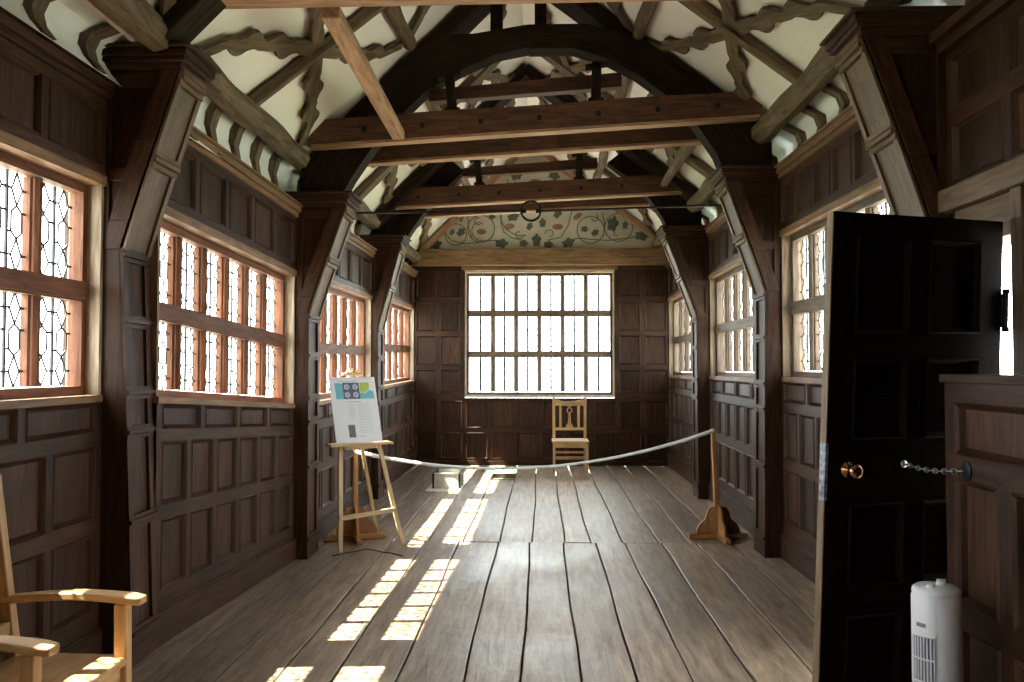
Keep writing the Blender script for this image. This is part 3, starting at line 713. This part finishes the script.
# ---- painted gable: vine scrolls, leaves and fruit
root = thing('wall_painting', 'painted vine scrolls with green leaves and red fruit on the gable plaster', 'painting', (0, YF, 3.4))
yg = YF+.014
def zg(x, y): return (430+x/4.267, 190+y/4.267)
def G(x, y, d=0): p = at(*zg(x, y), Y=yg); return Vector((p.x, yg-d, p.z))
def stroke(pts, w):
    m = MB(); n = len(pts)
    P = [G(*p) for p in pts]; V = []
    for i, p in enumerate(P):
        d = (P[min(n-1, i+1)]-P[max(0, i-1)]).normalized(); q = Vector((-d.z, 0, d.x))*w/2
        V += [p+q, p-q, p+q+Vector((0, -.003, 0)), p-q+Vector((0, -.003, 0))]
    F_ = []
    for k in range(n-1):
        o = k*4; F_ += [(o+2, o+3, o+7, o+6), (o, o+2, o+6, o+4), (o+1, o+5, o+7, o+3)]
    m.add(V, F_); return m.build('vine', 'vine', root, loc=root.location)
def arc(cx, cy, r, a0, a1, n=18, r1=None):
    r1 = r if r1 is None else r1
    return [(cx+lerp(r, r1, i/n)*math.cos(math.radians(lerp(a0, a1, i/n))), cy+lerp(r, r1, i/n)*math.sin(math.radians(lerp(a0, a1, i/n)))) for i in range(n+1)]
for pts in (arc(110, 190, 46, 60, 420), arc(218, 165, 58, 0, 360), arc(218, 165, 60, 40, 300, 18, 20), [(60, 180), (90, 215), (140, 228), (200, 225), (260, 215), (300, 215)], arc(395, 100, 95, 80, 200),
            arc(380, 188, 22, 0, 300, 14, 8), arc(512, 188, 22, -180, 120, 14, 8), [(400, 215), (350, 205), (315, 180), (302, 140), (305, 95)], [(500, 215), (560, 200), (590, 150), (605, 90)],
            arc(685, 170, 58, 0, 360), arc(805, 160, 60, 0, 360), [(585, 215), (640, 205), (700, 212), (760, 215), (850, 205), (910, 190)], [(735, 95), (745, 150), (740, 200)], [(160, 110), (165, 160), (180, 205)],
            arc(205, 130, 20, 60, 300, 12, 10), arc(700, 120, 18, -60, 180, 12, 9), [(790, 150), (785, 190), (800, 195)]):
    stroke(pts, .016)
# upper figures glimpsed between the ties
for pts in (arc(450, -20, 60, 0, 180), arc(450, -60, 90, 0, 180), arc(450, -90, 130, 20, 160)): stroke(pts, .016)
def leaf(x, y, r, a, name='leaf', mat='leafp', lob=5):
    c_ = G(x, y); m = MB(); V = []
    n = 30
    for k in range(n):
        t_ = 2*math.pi*k/n; rr_ = r*(.86+.14*math.cos(lob*t_)) if lob else r*(1 if True else 1)
        ex = 1.25 if not lob else 1.0; p = Vector((rr_*ex*math.cos(t_), 0, rr_*.7*math.sin(t_)))
        p = Vector((p.x*math.cos(a)-p.z*math.sin(a), 0, p.x*math.sin(a)+p.z*math.cos(a)))
        V.append(c_+p-Vector((0, .004, 0)))
    m.prism([v for v in V], (0, .003, 0)); m.build(name, mat, root, loc=root.location)
for (x, y, r, a) in ((95, 180, .055, 1), (132, 180, .085, .8), (305, 228, .11, 0), (265, 115, .06, 0), (355, 115, .10, .3), (425, 155, .07, 1), (455, 215, .11, 1.57), (400, 228, .08, 0), (545, 100, .09, 1), (590, 225, .11, .4), (480, 140, .08, 1.57),
                     (660, 165, .06, 0), (705, 182, .07, .6), (780, 145, .13, 1.3), (833, 150, .07, 1.5), (905, 195, .12, 0), (20, 232, .12, .2), (505, 232, .08, 0), (370, -60, .1, .3), (530, -60, .1, -.3), (640, -20, .08, 0), (250, -20, .08, 0)):
    leaf(x, y, r, a)
for (x, y, r, a) in ((133, 120, .05, 1.4), (340, 155, .06, .1), (220, 178, .06, 0), (545, 157, .065, 0), (630, 112, .06, .6), (450, -30, .09, 0)): leaf(x, y, r, a, 'fruit', 'fruit', 0)

# ---- low panelled partition at the right, with its post end
f = Bay((1.43, .9), (1.43, 2.965), (-1, 0, 0)); L_ = f.len
root = thing('low_partition', 'chest-high dark oak panelled partition in the right foreground', 'partition', (1.48, 1.9, 0))
m = MB(); panels(m, f, 0, L_, 0, 1.445, [(.10, .62, cells(0, L_, 6, .075)), (.70, 1.12, cells(0, L_, 6, .075)), (1.20, 1.38, cells(0, L_, 4, .075))], recess=.022)
m.box(0, L_, 0, 1.445, -.09, -.03, f=f)
m.add([f(L_, 0, 0), f(L_, 1.445, 0), f(L_, 1.445, -.092), f(L_, 0, -.092)], [(0, 1, 2, 3)], (0, 0, 1))
m.build('panelling', 'oak', root, loc=root.location)
m = MB(); m.box(0, L_+.01, 1.445, 1.475, -.10, .015, f=f); m.build('capping', 'oak_post', root, bevel=.004, loc=root.location)
m = MB(); m.lathe([(.0, 0), (.034, 0), (.034, .006), (.02, .01), (.0, .01)], at(967, 471, X=1.43)+Vector((0.001, 0, 0)), (-1, 0, 0), 20)
m.build('chain_plate', 'iron', root, loc=root.location)

# ---- the door, standing open
DA = Vector((1.835, 3.46, 0)); DB = Vector((1.045, 3.20, 0)); dd = (DB-DA).normalized(); dn = Vector((dd.y, -dd.x, 0))
if dn.y > 0: dn = -dn
DWd = (DB-DA).length; DH = 2.095
def DF(u, v, w): return DA+dd*u+dn*w+Vector((0, 0, .015+v))-dd*(v*.052)
f = DF
dr = bpy.data.objects.new('door_1', None); COL.objects.link(dr); dr.location = DA; struct(dr, 'dark panelled oak door standing open on the right')
m = MB(); cw = (DWd-.11*2-.09)/2; c1 = [(.11, .11+cw), (.11+cw+.09, .11+cw*2+.09)]
panels(m, f, 0, DWd, 0, DH, [(.14, .52, c1), (.63, .95, c1), (1.20, 1.52, c1), (1.62, DH-.09, c1)], recess=.014)
m.box(0, DWd, 0, DH, -.035, -.016, f=f, tone=.3)
for (a_, b_) in ((0, .001), (DWd-.001, DWd)): m.box(a_, b_, 0, DH, -.02, 0, f=f)
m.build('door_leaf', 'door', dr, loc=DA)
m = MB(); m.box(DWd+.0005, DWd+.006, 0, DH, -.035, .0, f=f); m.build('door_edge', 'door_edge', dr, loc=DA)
m = MB(); m.box(DWd-.006, DWd+.009, .97, 1.19, -.030, .003, f=f); m.build('lock_case', 'worn_steel', dr, loc=DA, bevel=.003)
m = MB(); kc = DF(DWd-.095, 1.085, .0)
m.lathe([(0, 0), (.032, 0), (.030, .006), (.012, .012), (.012, .030), (.024, .036), (.030, .048), (.027, .060), (.014, .068), (0, .069)], kc, dn, 24); m.build('door_knob', 'copper', dr, smooth=True, loc=DA)
for v in (.3, 1.72):
    m = MB(); m.box(-.02, .01, v-.07, v+.07, -.01, .012, f=f); m.tube([DF(-.012, v-.08, .012), DF(-.012, v+.08, .012)], .010, 10)
    for k in (-.08, .08): m.lathe([(.013, -.01), (.015, 0), (.013, .01)], DF(-.012, v+k, .012), (0, 0, 1), 10)
    m.build('hinge', 'iron', dr, loc=DA)
# chain holding it
a = DF(DWd-.36, 1.10, .004); b = at(965, 471, X=1.43)+Vector((-.012, 0, 0))
cr = MB(); nl = 13
m = MB(); m.lathe([(.0, 0), (.014, 0), (.014, .006), (0, .006)], a-dn*.004, dn, 12); 
for k in range(nl):
    t0 = (k-.12)/nl; t1 = (k+1.12)/nl
    def cp(t_): p = a.lerp(b, t_); p.z -= .012*math.sin(math.pi*min(1, max(0, t_))); return p
    p = cp(t0); q = cp(t1); d_ = (q-p); ln = d_.length/2; d_.normalize(); sv = d_.cross(Vector((0, 0, 1))).normalized(); uu = sv.cross(d_)
    ax2 = uu if k % 2 else sv
    mid_ = (p+q)/2
    m.tube([mid_+d_*(ln*math.cos(th))+ax2*(.0085*math.sin(th)) for th in [j*math.pi/7 for j in range(14)]], .0022, 6, closed=True)
tag(m.build('chain', 'steel', smooth=True, loc=a), 'small bright steel chain from the open door to the low partition', 'chain')

# ---- tower fan
fc = Vector((1.275, 2.72, 0)); H = .79
root = thing('tower_fan', 'white tower fan standing on the floor between door and partition', 'fan', fc)
def oval(r, z, k=.92):
    r *= .93; return [(fc.x+r*math.cos(t_), fc.y+r*k*math.sin(t_), z) for t_ in [2*math.pi*j/36 for j in range(36)]]
def loft(m, rings):
    n = len(rings[0]); V = [p for r_ in rings for p in r_]; F_ = []
    for i in range(len(rings)-1): F_ += [(i*n+j, i*n+(j+1) % n, (i+1)*n+(j+1) % n, (i+1)*n+j) for j in range(n)]
    F_ += [tuple(range(n-1, -1, -1)), tuple(range((len(rings)-1)*n, len(rings)*n))]; m.add(V, F_)
m = MB(); loft(m, [oval(.125, 0), oval(.128, .012), oval(.10, .03), oval(.05, .036)]); m.build('base', 'white_plastic', root, smooth=True, loc=fc)
m = MB(); loft(m, [oval(.072, .036), oval(.078, .05), oval(.081, .4), oval(.081, H-.03), oval(.078, H-.022), oval(.0775, H-.018), oval(.080, H-.014), oval(.077, H-.004), oval(.066, H+.004), oval(.05, H+.002)]); o = m.build('housing', 'white_plastic', root, smooth=True, loc=fc)
fd = Vector((-.80, -.60, 0)).normalized(); fs_ = Vector((fd.y, -fd.x, 0))*-1
def fp(u, z, k=0): # point on the housing skin, u = angle from the fan's front
    a_ = math.atan2(fd.y, fd.x)+u; return Vector((fc.x+(.0762+k)*math.cos(a_), fc.y+(.0762+k)*.92*math.sin(a_), z))
m = MB()
uA, uB, z0, z1 = -.52, .42, .14, H-.145
for k in range(9):
    a_, b_ = lerp(uA, uB, k/9), lerp(uA, uB, (k+1)/9)
    m.add([fp(a_, z0, .0005), fp(b_, z0, .0005), fp(b_, z1, .0005), fp(a_, z1, .0005)], [(0, 1, 2, 3)])
m.build('outlet', 'grey_plastic', root, loc=fc)
m = MB()
for k in range(8): u_ = lerp(uA, uB, k/7); m.tube([fp(u_, z0, .003), fp(u_, z1, .003)], .0022, 6)
for k in range(8):
    z = lerp(z0, z1, k/7); m.tube([fp(lerp(uA-.03, uB+.03, j/8), z, .004) for j in range(9)], .003, 6)
m.build('grille', 'white_plastic', root, loc=fc)
m = MB(); m.add([fp(lerp(-.34, .1, j/4), z, .001) for z in (H-.118, H-.105) for j in range(5)], [(j, j+1, j+6, j+5) for j in range(4)]); m.build('badge', 'grey_plastic', root, loc=fc)
m = MB(); m.lathe([(0, 0), (.045, 0), (.045, .002), (0, .002)], fc+Vector((0, 0, H+.0025)), (0, 0, 1), 24); cpn = m.build('control_panel', 'white_plastic', root, loc=fc)
for k, (dx, dy) in enumerate(((-.028, -.022), (.022, .012))):
    m = MB(); m.lathe([(0, 0), (.014, 0), (.013, .012), (0, .014)], fc+Vector((dx, dy, H+.002)), (0, 0, 1), 16); m.box(fc.x+dx-.014, fc.x+dx+.014, fc.y+dy-.003, fc.y+dy+.003, H+.012, H+.022)
    m.build('dial', 'white_plastic', cpn, loc=fc)

# ---- ribbon stands and ribbon
def stand(p, lean, rot, label, h=.93):
    root = thing('ribbon_stand', label, 'stand', p, 'wooden ribbon stands')
    R_ = Matrix.Rotation(rot, 3, 'Z')
    def T(x, y, z): return Vector(p)+R_ @ Vector((x, y, z))
    m = MB(); m.hexa([T(-.024, -.024, .03), T(.024, -.024, .03), T(.024, .024, .03), T(-.024, .024, .03), T(lean-.017, -.017, h), T(lean+.017, -.017, h), T(lean+.017, .017, h), T(lean-.017, .017, h)], (0, 0, 1)); m.build('pole', 'ogee', root, bevel=.004, loc=p)
    m = MB(); m.lathe([(0, 0), (.014, 0), (.02, .012), (.014, .028), (0, .034)], T(lean, 0, h), (0, 0, 1), 14); m.build('finial', 'easel', root, smooth=True, loc=p)
    prof = [(.02, .045), (.195, .045), (.19, .09), (.165, .13), (.12, .165), (.105, .20), (.10, .235), (.075, .27), (.02, .285)]
    for k in range(4):
        a_ = k*math.pi/2; r2 = Matrix.Rotation(a_, 3, 'Z')
        def T2(x, y, z): q = r2 @ Vector((x, y, 0)); return T(q.x, q.y, z)
        m = MB(); m.prism([T2(x, -.011, z) for x, z in prof], T2(0, .011, 0)-T2(0, -.011, 0), (0, 0, 1)); m.build('side_bracket', 'ogee' if k in (2, 3) else 'ogee_dark', root, bevel=.003, loc=p)
        m = MB(); m.hexa([T2(.0, -.024, 0), T2(.0, .024, 0), T2(0, .024, .045), T2(0, -.024, .045), T2(.265, -.024, .0), T2(.265, .024, .0), T2(.265, .024, .042), T2(.265, -.024, .042)]); m.build('foot', 'ogee', root, bevel=.008, loc=p)
    return T(lean, 0, h)
tR = stand(Vector((1.55, 7.30, 0)), -.04, .12, 'wooden ribbon stand near the right wall with stepped bracket foot')
tL = stand(Vector((-1.62, 7.14, 0)), .0, .35, 'wooden ribbon stand half hidden behind the easel legs', .80)
m = MB(); n = 40; V = []; ca = tL+Vector((.02, -.02, -.04)); cb = tR+Vector((-.02, -.02, .005))
for k in range(n+1):
    t_ = k/n; p = ca.lerp(cb, t_); p.z -= 4*.225*t_*(1-t_); tw = .5+.5*math.sin(t_*3.2+.3)
    hv = Vector((0, .010*tw+.003, .017-.007*math.sin(t_*math.pi)))
    V += [p+hv-Vector((0, .001, 0)), p-hv-Vector((0, .001, 0)), p+hv+Vector((0, .001, 0)), p-hv+Vector((0, .001, 0))]
F_ = []
for k in range(n): o = k*4; F_ += [(o, o+1, o+5, o+4), (o+2, o+6, o+7, o+3), (o, o+4, o+6, o+2), (o+1, o+3, o+7, o+5)]
F_ += [(0, 2, 3, 1), (n*4, n*4+1, n*4+3, n*4+2)]
m.add(V, F_); m.tube([ca+Vector((0, .02, 0)), ca], .02, 8)
m.tube([cb, cb+Vector((.02, .02, .0))], .016, 8)
tag(m.build('barrier_ribbon', 'ribbon', smooth=True, loc=ca), 'white ribbon slung across the room between two wooden stands', 'ribbon')

# ---- easel with its poster
fl = Vector((-1.625, 6.62, 0)); frr = Vector((-1.16, 6.93, 0)); ev = (frr-fl).normalized(); en = Vector((-ev.y, ev.x, 0))   # en: away from the viewer
mid = (fl+frr)/2
root = thing('easel', 'pale wooden A-frame easel standing by the left wall', 'easel', mid)
def E(x, y, z): return mid+ev*(x-.115*min(z, 1))+en*y+Vector((0, 0, z))
tilt = .13
for s_ in (-1, 1):
    m = MB(); m.bar(E(s_*.275, 0, 0), E(s_*.11, .6*tilt*2.0, 1.30), .036, .022, upv=-en); m.build('leg', 'easel', root, bevel=.004, loc=mid)
m = MB(); m.bar(E(.25, .50, 0), E(0, .19, 1.30), .032, .022, upv=-en); m.build('leg', 'easel', root, bevel=.004, loc=mid)
m = MB(); m.bar(E(-.245, .02, .27), E(.24, .02, .30), .022, .036, upv=(0, 0, 1)); m.build('crossbar', 'easel', root, bevel=.003, loc=mid)
m = MB(); m.box(-.27, .27, .0, .14, .855, .875, f=lambda x, y, z: E(x, y-.03, z)); m.box(-.14, .14, .02, .06, .825, .855, f=E); m.build('shelf', 'easel', root, bevel=.003, loc=mid)
m = MB(); m.bar(E(0, .15, .84), E(0, .215, 1.49), .036, .02, upv=-en); m.build('mast', 'easel', root, bevel=.003, loc=mid)
m = MB(); m.box(-.09, .09, .165, .2, 1.425, 1.45, f=E); m.box(-.055, .055, .165, .2, 1.45, 1.463, f=E); m.build('top_clamp', 'easel', root, bevel=.006, loc=mid)
# poster
pw, ph = .40, .545; p0 = E(.0, .035, .877); 
pu = (ev+Vector((0, 0, 0.0))).normalized(); pv = (Vector((0, 0, 1))+en*tilt*1.1-ev*.09).normalized(); pn = pu.cross(pv).normalized()
if pn.dot(en) > 0: pn = -pn
root = thing('poster_board', 'white information board with blue printed heading propped on the easel', 'sign', p0)
def PF(x, y, w): return p0+pu*(x*pw/2)+pv*(y*ph)+pn*w
m = MB(); m.hexa([PF(-1, 0, 0), PF(1, 0, 0), PF(1, 0, .005), PF(-1, 0, .005), PF(-1, 1, 0), PF(1, 1, 0), PF(1, 1, .005), PF(-1, 1, .005)]); brd = m.build('board', 'paper', root, loc=p0)
def pr(name, mat, pts, w=.0056):
    m = MB(); m.prism([PF(x, y, .0052) for x, y in pts], pn*(w-.0052+.0001)); m.build(name, mat, brd, loc=p0)
def rc(x0, x1, y0, y1): return [(x0, y0), (x1, y0), (x1, y1), (x0, y1)]
pr('print', 'cyan', [(-.78, .665), (-.40, .665), (-.40, .88), (-.55, .91), (-.78, .91)])
pr('print', 'cyan', [(.22, .665), (.88, .665), (.88, .78), (.70, .80), (.5, .74), (.22, .76)])
pr('print', 'lime', [(.28, .78), (.45, .745), (.66, .80), (.72, .86), (.70, .92), (.30, .92)])
pr('print', 'navy', rc(-.45, .26, .665, .915), .0060)
for cx in (-.28, .09):
    for cy in (.73, .85):
        for k in range(5):
            a_ = k*math.pi*.4; pr('print', 'lilac', [(cx+math.cos(a_)*.08+.055*math.cos(t_), cy+math.sin(a_)*.029+.02*math.sin(t_)) for t_ in [j*math.pi/3 for j in range(6)]], .0064)
m = MB()
def tl(x0, x1, y, h): m.prism([PF(x, yy, .0052) for x, yy in rc(x0, x1, y, y+h)], pn*.0005)
tl(-.62, .1, .93, .012); tl(.0, .2, .937, .01)
random.seed(3)
for k in range(12): tl(-.32, .02-.1*random.random(), .58-k*.021, .005)
for k in range(19): tl(.10, .72-.12*random.random(), .58-k*.024, .005)
tl(.05, .3, .09, .012)
m.build('text_column', 'text', brd, loc=p0)
m = MB(); tl(-.32, .28, .615, .014); m.build('heading', 'text', brd, loc=p0)
pr('picture', 'photo', rc(-.42, -.13, .08, .27))

# ---- far chair with pierced splat
cc = Vector((.405, 11.55, 0)); root = thing('dining_chair', 'light oak chair with pierced vase back below the far window', 'chair', cc)
def K(x, y, z): return cc+Vector((x, y, z))
for s_ in (-1, 1):
    m = MB(); m.bar(K(s_*.225, -.2, 0), K(s_*.225, -.2, .44), .036, .036); m.build('leg', 'pine', root, bevel=.004, loc=cc)
    m = MB(); m.bar(K(s_*.22, .21, 0), K(s_*.22, .18, .46), .036, .036); m.bar(K(s_*.22, .18, .44), K(s_*.225, .235, 1.07), .038, .03); m.build('back_post', 'pine', root, bevel=.004, loc=cc)
m = MB(); m.box(-.255, .255, -.235, .205, .455, .485, f=K); m.build('seat', 'easel', root, bevel=.008, loc=cc)
m = MB(); m.box(-.21, .21, -.215, -.195, .39, .455, f=K); m.build('seat_rail', 'pine', root, loc=cc)
m = MB(); m.box(-.21, .21, -.21, -.19, .23, .27, f=K); m.build('stretcher', 'pine', root, loc=cc)
m = MB(); m.box(-.21, .21, .185, .205, .27, .30, f=K); m.build('stretcher', 'pine', root, loc=cc)
m = MB(); crest = [(-.21, .945), (-.14, .95), (-.07, .945), (.07, .945), (.14, .95), (.21, .945), (.21, 1.03), (.17, 1.035), (.10, 1.01), (0, 1.0), (-.10, 1.01), (-.17, 1.035), (-.21, 1.03)]
m.prism([K(x, .215, z) for x, z in crest], (0, .022, 0), (1, 0, 0)); m.build('crest_rail', 'pine', root, loc=cc)
m = MB(); m.box(-.205, .205, .19, .21, .60, .635, f=K); m.build('back_rail', 'pine', root, loc=cc)
for s_ in (-1, 1):
    m = MB(); m.bar(K(s_*.13, .20, .63), K(s_*.13, .225, .96), .034, .014, upv=(0, 1, 0)); m.build('back_slat', 'pine', root, loc=cc)
m = MB(); sp = [(.055, .63), (.05, .66), (.022, .70), (.016, .80), (.018, .85)]
m.prism([K(x, .205, z) for x, z in sp]+[K(-x, .205, z) for x, z in reversed(sp)], (0, .014, 0), (0, 0, 1))
for s_ in (-1, 1): m.tube([K(s_*.012, .212, .845), K(s_*.034, .214, .87), K(s_*.030, .216, .90), K(s_*.006, .218, .92), K(s_*.02, .22, .945), K(s_*.045, .222, .96)], .010, 8)
m.build('splat', 'pine', root, loc=cc)

# ---- armchair in the left foreground
random.seed(11)
ac = Vector((-1.745, 2.63, 0)); ax = Vector((.985, -.02, 0)).normalized(); ay = Vector((-ax.y, ax.x, 0))   # ax: the way it faces
root = thing('armchair', 'light oak armchair with curved arms in the left foreground', 'chair', ac)
def Q(x, y, z): return ac+ax*x+ay*y+Vector((0, 0, z))
for s_ in (-1, 1):
    m = MB(); m.bar(Q(.27, s_*.255, 0), Q(.26, s_*.255, .665), .045, .045); m.build('leg', 'pine', root, bevel=.005, loc=ac)
    m = MB(); m.bar(Q(-.10, s_*.235, 0), Q(-.12, s_*.235, .46), .045, .04); m.bar(Q(-.12, s_*.235, .44), Q(-.215, s_*.235, 1.115), .045, .036); m.lathe([(.020, 0), (.018, .014), (.01, .022)], Q(-.215, s_*.235, 1.11), (-.12, 0, 1), 10)
    m.build('back_post', 'pine', root, bevel=.005, loc=ac)
    m = MB(); n = 12; V = []
    for k in range(n+1):
        t_ = k/n; x = lerp(-.175, .335, t_); z = .675+.022*math.sin(t_*math.pi*.9)-.006*t_; hw = lerp(.021, .038, t_**1.5); hw = hw if k < n else .026
        yy = s_*(.235+.022*t_)
        V += [Q(x, yy-hw, z-.014), Q(x, yy+hw, z-.014), Q(x, yy+hw, z+.014), Q(x, yy-hw, z+.014)]
    F_ = [(0, 1, 2, 3), (4*n+3, 4*n+2, 4*n+1, 4*n)]
    for k in range(n):
        for j in range(4): F_.append((4*k+j, 4*k+4+j, 4*k+4+(j+1) % 4, 4*k+(j+1) % 4))
    m.add(V, F_, ax, .7); m.build('armrest', 'pine', root, bevel=.006, loc=ac)
m = MB(); V = []; n = 8
m.box(-.13, .285, -.275, .275, .452, .482, f=Q, g=ay); m.build('seat', 'pine', root, bevel=.010, loc=ac)
for (x0, x1, y0, y1) in ((.245, .268, -.235, .235), (-.125, -.105, -.22, .22)):
    m = MB(); m.box(x0, x1, y0, y1, .385, .452, f=Q); m.build('seat_rail', 'pine', root, loc=ac)
for s_ in (-1, 1):
    m = MB(); m.box(-.12, .25, s_*.245-.011, s_*.245+.011, .385, .452, f=Q); m.build('seat_rail', 'pine', root, loc=ac)
for z, xx in ((.56, -.137), (.93, -.19)):
    m = MB(); m.box(xx-.011, xx+.011, -.22, .22, z, z+(.045 if z < .8 else .12), f=Q); m.build('back_rail', 'pine', root, bevel=.004, loc=ac)
for k in range(4):
    y = lerp(-.14, .14, k/3); m = MB(); m.bar(Q(-.142, y, .60), Q(-.19, y, .94), .035, .014, upv=ax); m.build('back_slat', 'pine', root, loc=ac)

# ---- small display box on a pale sheet, near the far wall
bx0 = at(425, 491, Z=.0); bx1 = at(466, 491, Z=.0)
dc = Vector(((bx0.x+bx1.x)/2, 10.3, 0))
root = thing('display_case', 'low open display box on a pale sheet on the far floor', 'display case', dc)
m = MB(); m.prism([at(425, 492, Z=.006), at(459, 492, Z=.006), at(470, 478, Z=.006), at(462, 472, Z=.006), at(440, 474, Z=.006)], (0, 0, .008)); m.build('sheet', 'sheet', root, loc=dc)
a = at(434, 488.5, Z=.014); b = at(458.5, 488.5, Z=.014); hh = at(434, 474, Y=a.y).z
m = MB(); m.hexa([(a.x, a.y, .014), (b.x, a.y, .014), (b.x, a.y+.012, .014), (a.x, a.y+.012, .014), (a.x+.0, a.y+.02, hh), (b.x, a.y+.02, hh), (b.x, a.y+.03, hh), (a.x, a.y+.03, hh)]); m.build('front_panel', 'acrylic', root, loc=dc)
m = MB(); m.box(a.x, b.x, a.y+.5, a.y+.51, .014, hh); m.build('back_panel', 'acrylic', root, loc=dc)
m = MB(); m.box(a.x, b.x, a.y+.02, a.y+.5, .014, .02); m.build('box_floor', 'sheet', root, loc=dc)
for x in (a.x-.022, b.x):
    m = MB(); m.box(x, x+.022, a.y, a.y+.51, .014, hh+.005); m.build('side_panel', 'iron', root, loc=dc)
m = MB(); m.box(a.x, b.x, a.y+.012, a.y+.04, hh, hh+.01); m.build('rim', 'sheet', root, loc=dc)
# cable by the easel
m = MB(); pts = [at(x, y, Z=.008) for x, y in ((332, 556), (345, 553), (357, 551), (366, 549), (374, 550), (382, 552), (391, 553), (403, 556))]
m.tube(pts, .0045, 6); tag(m.build('floor_cable', 'leaded', smooth=True, loc=pts[0]), 'thin dark cable lying on the floor behind the easel feet', 'cable')

# ---- outside: ground far below, paled to reflect light up, and trees beyond the windows
m = MB(); m.box(-90, 90, -80, 110, -7.2, -7.0); struct(m.build('ground', 'bounce_ground'))
def trees(cx, cy, n, spread, label, seed):
    random.seed(seed); m = MB()
    for k in range(n):
        x = cx+random.uniform(-1, 1)*spread[0]; y = cy+random.uniform(-1, 1)*spread[1]; z = random.uniform(-6.5, -1.5+spread[2]); r = random.uniform(.9, 1.9)
        rings = []; nn = 9
        for i in range(1, 6):
            th = math.pi*i/6; rings.append([(x+r*math.sin(th)*math.cos(2*math.pi*j/nn)*random.uniform(.75, 1.2), y+r*math.sin(th)*math.sin(2*math.pi*j/nn)*random.uniform(.75, 1.2), z-r*math.cos(th)*random.uniform(.85, 1.15)) for j in range(nn)])
        loft(m, rings)
    o = m.build('tree_foliage', 'foliage'); tag(o, label, 'foliage'); o['kind'] = 'stuff'
trees(-18, 6, 36, (3, 22, 1.6), 'pale green tree tops outside beyond the left windows', 5)
trees(19, 8, 20, (3, 22, 1.6), 'pale green tree tops outside beyond the right windows', 6)
trees(0, 34, 24, (14, 3, .6), 'pale green tree tops outside beyond the far window', 8)
